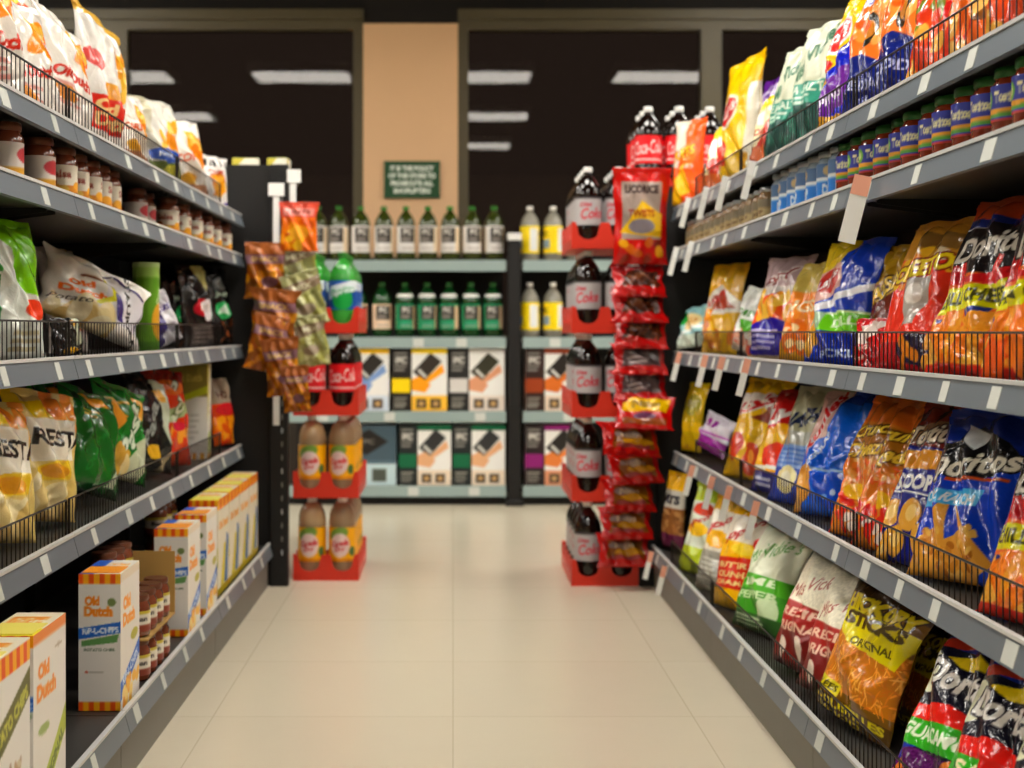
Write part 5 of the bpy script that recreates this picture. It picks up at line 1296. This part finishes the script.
zA, zB, zC, zD = [z - .006 + .0015 for z in BSH]
xs = [(px - VX) * (BY + .09) / FPX for px in (318, 339, 361, 384, 406, 428, 450, 472, 494)]
for j, x in enumerate(xs): put_parts('soda_bottle', bottle_meshes('pcwhite'), (x, BY + .09, zA), random.uniform(-24, 24) + 7, 'olive green bottle with white label under the sign, %s from the left end' % ORD[j], 'bottle', 'green bottles on the back top shelf')
xs = [(px - VX) * (BY + .09) / FPX for px in (358, 382, 405, 427, 449, 471, 493)]
for j, x in enumerate(xs): put_parts('soda_bottle', bottle_meshes('pcteal' if j > 1 else 'pcblush'), (x, BY + .09, zB), random.uniform(-20, 20) + 7, 'dark green bottle with %s label on back second shelf, %s from the left end' % ('teal' if j > 1 else 'blush', ORD[j]), 'bottle', 'green bottles on the back second shelf')
for z, nm in ((zA, 'top'), (zB, 'second')):
    for j, px in enumerate((530, 553, 576)):
        put_parts('soda_bottle', bottle_meshes('yellow'), ((px - VX) * (BY + .09) / FPX, BY + .09, z), -110 + 30 * j, 'clear bottle with yellow label, back %s shelf right of the post, %s from post' % (nm, ORD[j]), 'bottle', 'clear bottles right of the black post')
def sodabox(x0, x1, z, h, des, label):
    carton('soda_carton', ((x0 + x1) / 2, BY + .03 + .15, z), 0, x1 - x0, .30, h, (des, 'soda_slate' if des == 'soda_slate' else 'soda_grey', 'soda_grey'), label, group='soda cartons on the back shelving', res=200)
pxm = lambda px: (px - VX) * (BY + .03) / FPX
sodabox(pxm(334), pxm(389), zC, .36, 'soda_blue', 'white and yellow soda carton with blue can, leftmost on back third shelf')
sodabox(pxm(392), pxm(447), zC, .36, 'soda_yellow', 'black and yellow soda carton in the middle of back third shelf')
sodabox(pxm(449.5), pxm(504.5), zC, .36, 'soda_grey', 'grey and black soda carton beside the black post, back third shelf')
sodabox(pxm(342), pxm(396), zD, .345, 'soda_slate', 'slate blue soda carton on back bottom shelf')
sodabox(pxm(399), pxm(451), zD, .345, 'soda_teal', 'teal and black soda carton in the middle of back bottom shelf')
sodabox(pxm(453), pxm(505), zD, .345, 'soda_teal', 'teal and black soda carton beside the black post, back bottom shelf')
sodabox(pxm(525), pxm(580), zC, .36, 'soda_brown', 'brown soda carton right of the post on back third shelf')
sodabox(pxm(525), pxm(580), zD, .345, 'soda_plum', 'plum and black soda carton right of the post on back bottom shelf')
# cream packs on top of the left end panel shelf
for j, (px, w) in enumerate(((246, .105), (279, .08))):
    X = (px - VX) * 5.74 / FPX
    carton('cream_pack', (X, 5.74, 1.602), 6 - 10 * j, w, .08, .062, ('olive_end', 'olive_end', 'olive_end'), 'small cream pack lying on the left end panel top shelf, %s' % ('farther from aisle' if j == 0 else 'nearer the aisle'), cat='pack')

# ------------------------------------------------------------------ world, camera, colour
w = bpy.data.worlds.new('night'); sc.world = w; w.use_nodes = True
w.node_tree.nodes['Background'].inputs[0].default_value = (.020, .0135, .0105, 1)
w.node_tree.nodes['Background'].inputs[1].default_value = .8
cam = bpy.data.cameras.new('camera'); co = bpy.data.objects.new('camera', cam); COL.objects.link(co)
co.location = (0, 0, CAMZ); co.rotation_euler = (R(90), 0, 0)
cam.sensor_width = 36; cam.sensor_fit = 'HORIZONTAL'; cam.lens = FPX / 1024 * 36
cam.shift_x = (512 - VX) / 1024; cam.shift_y = -(384 - VY) / 1024
cam.dof.use_dof = True; cam.dof.focus_distance = 2.75; cam.dof.aperture_fstop = 4.0
cam.clip_start = .05
sc.camera = co
sc.view_settings.view_transform = 'Standard'; sc.view_settings.look = 'None'
sc.view_settings.gamma = 1.0; sc.view_settings.use_curve_mapping = False
sc.view_settings.exposure = 0.68
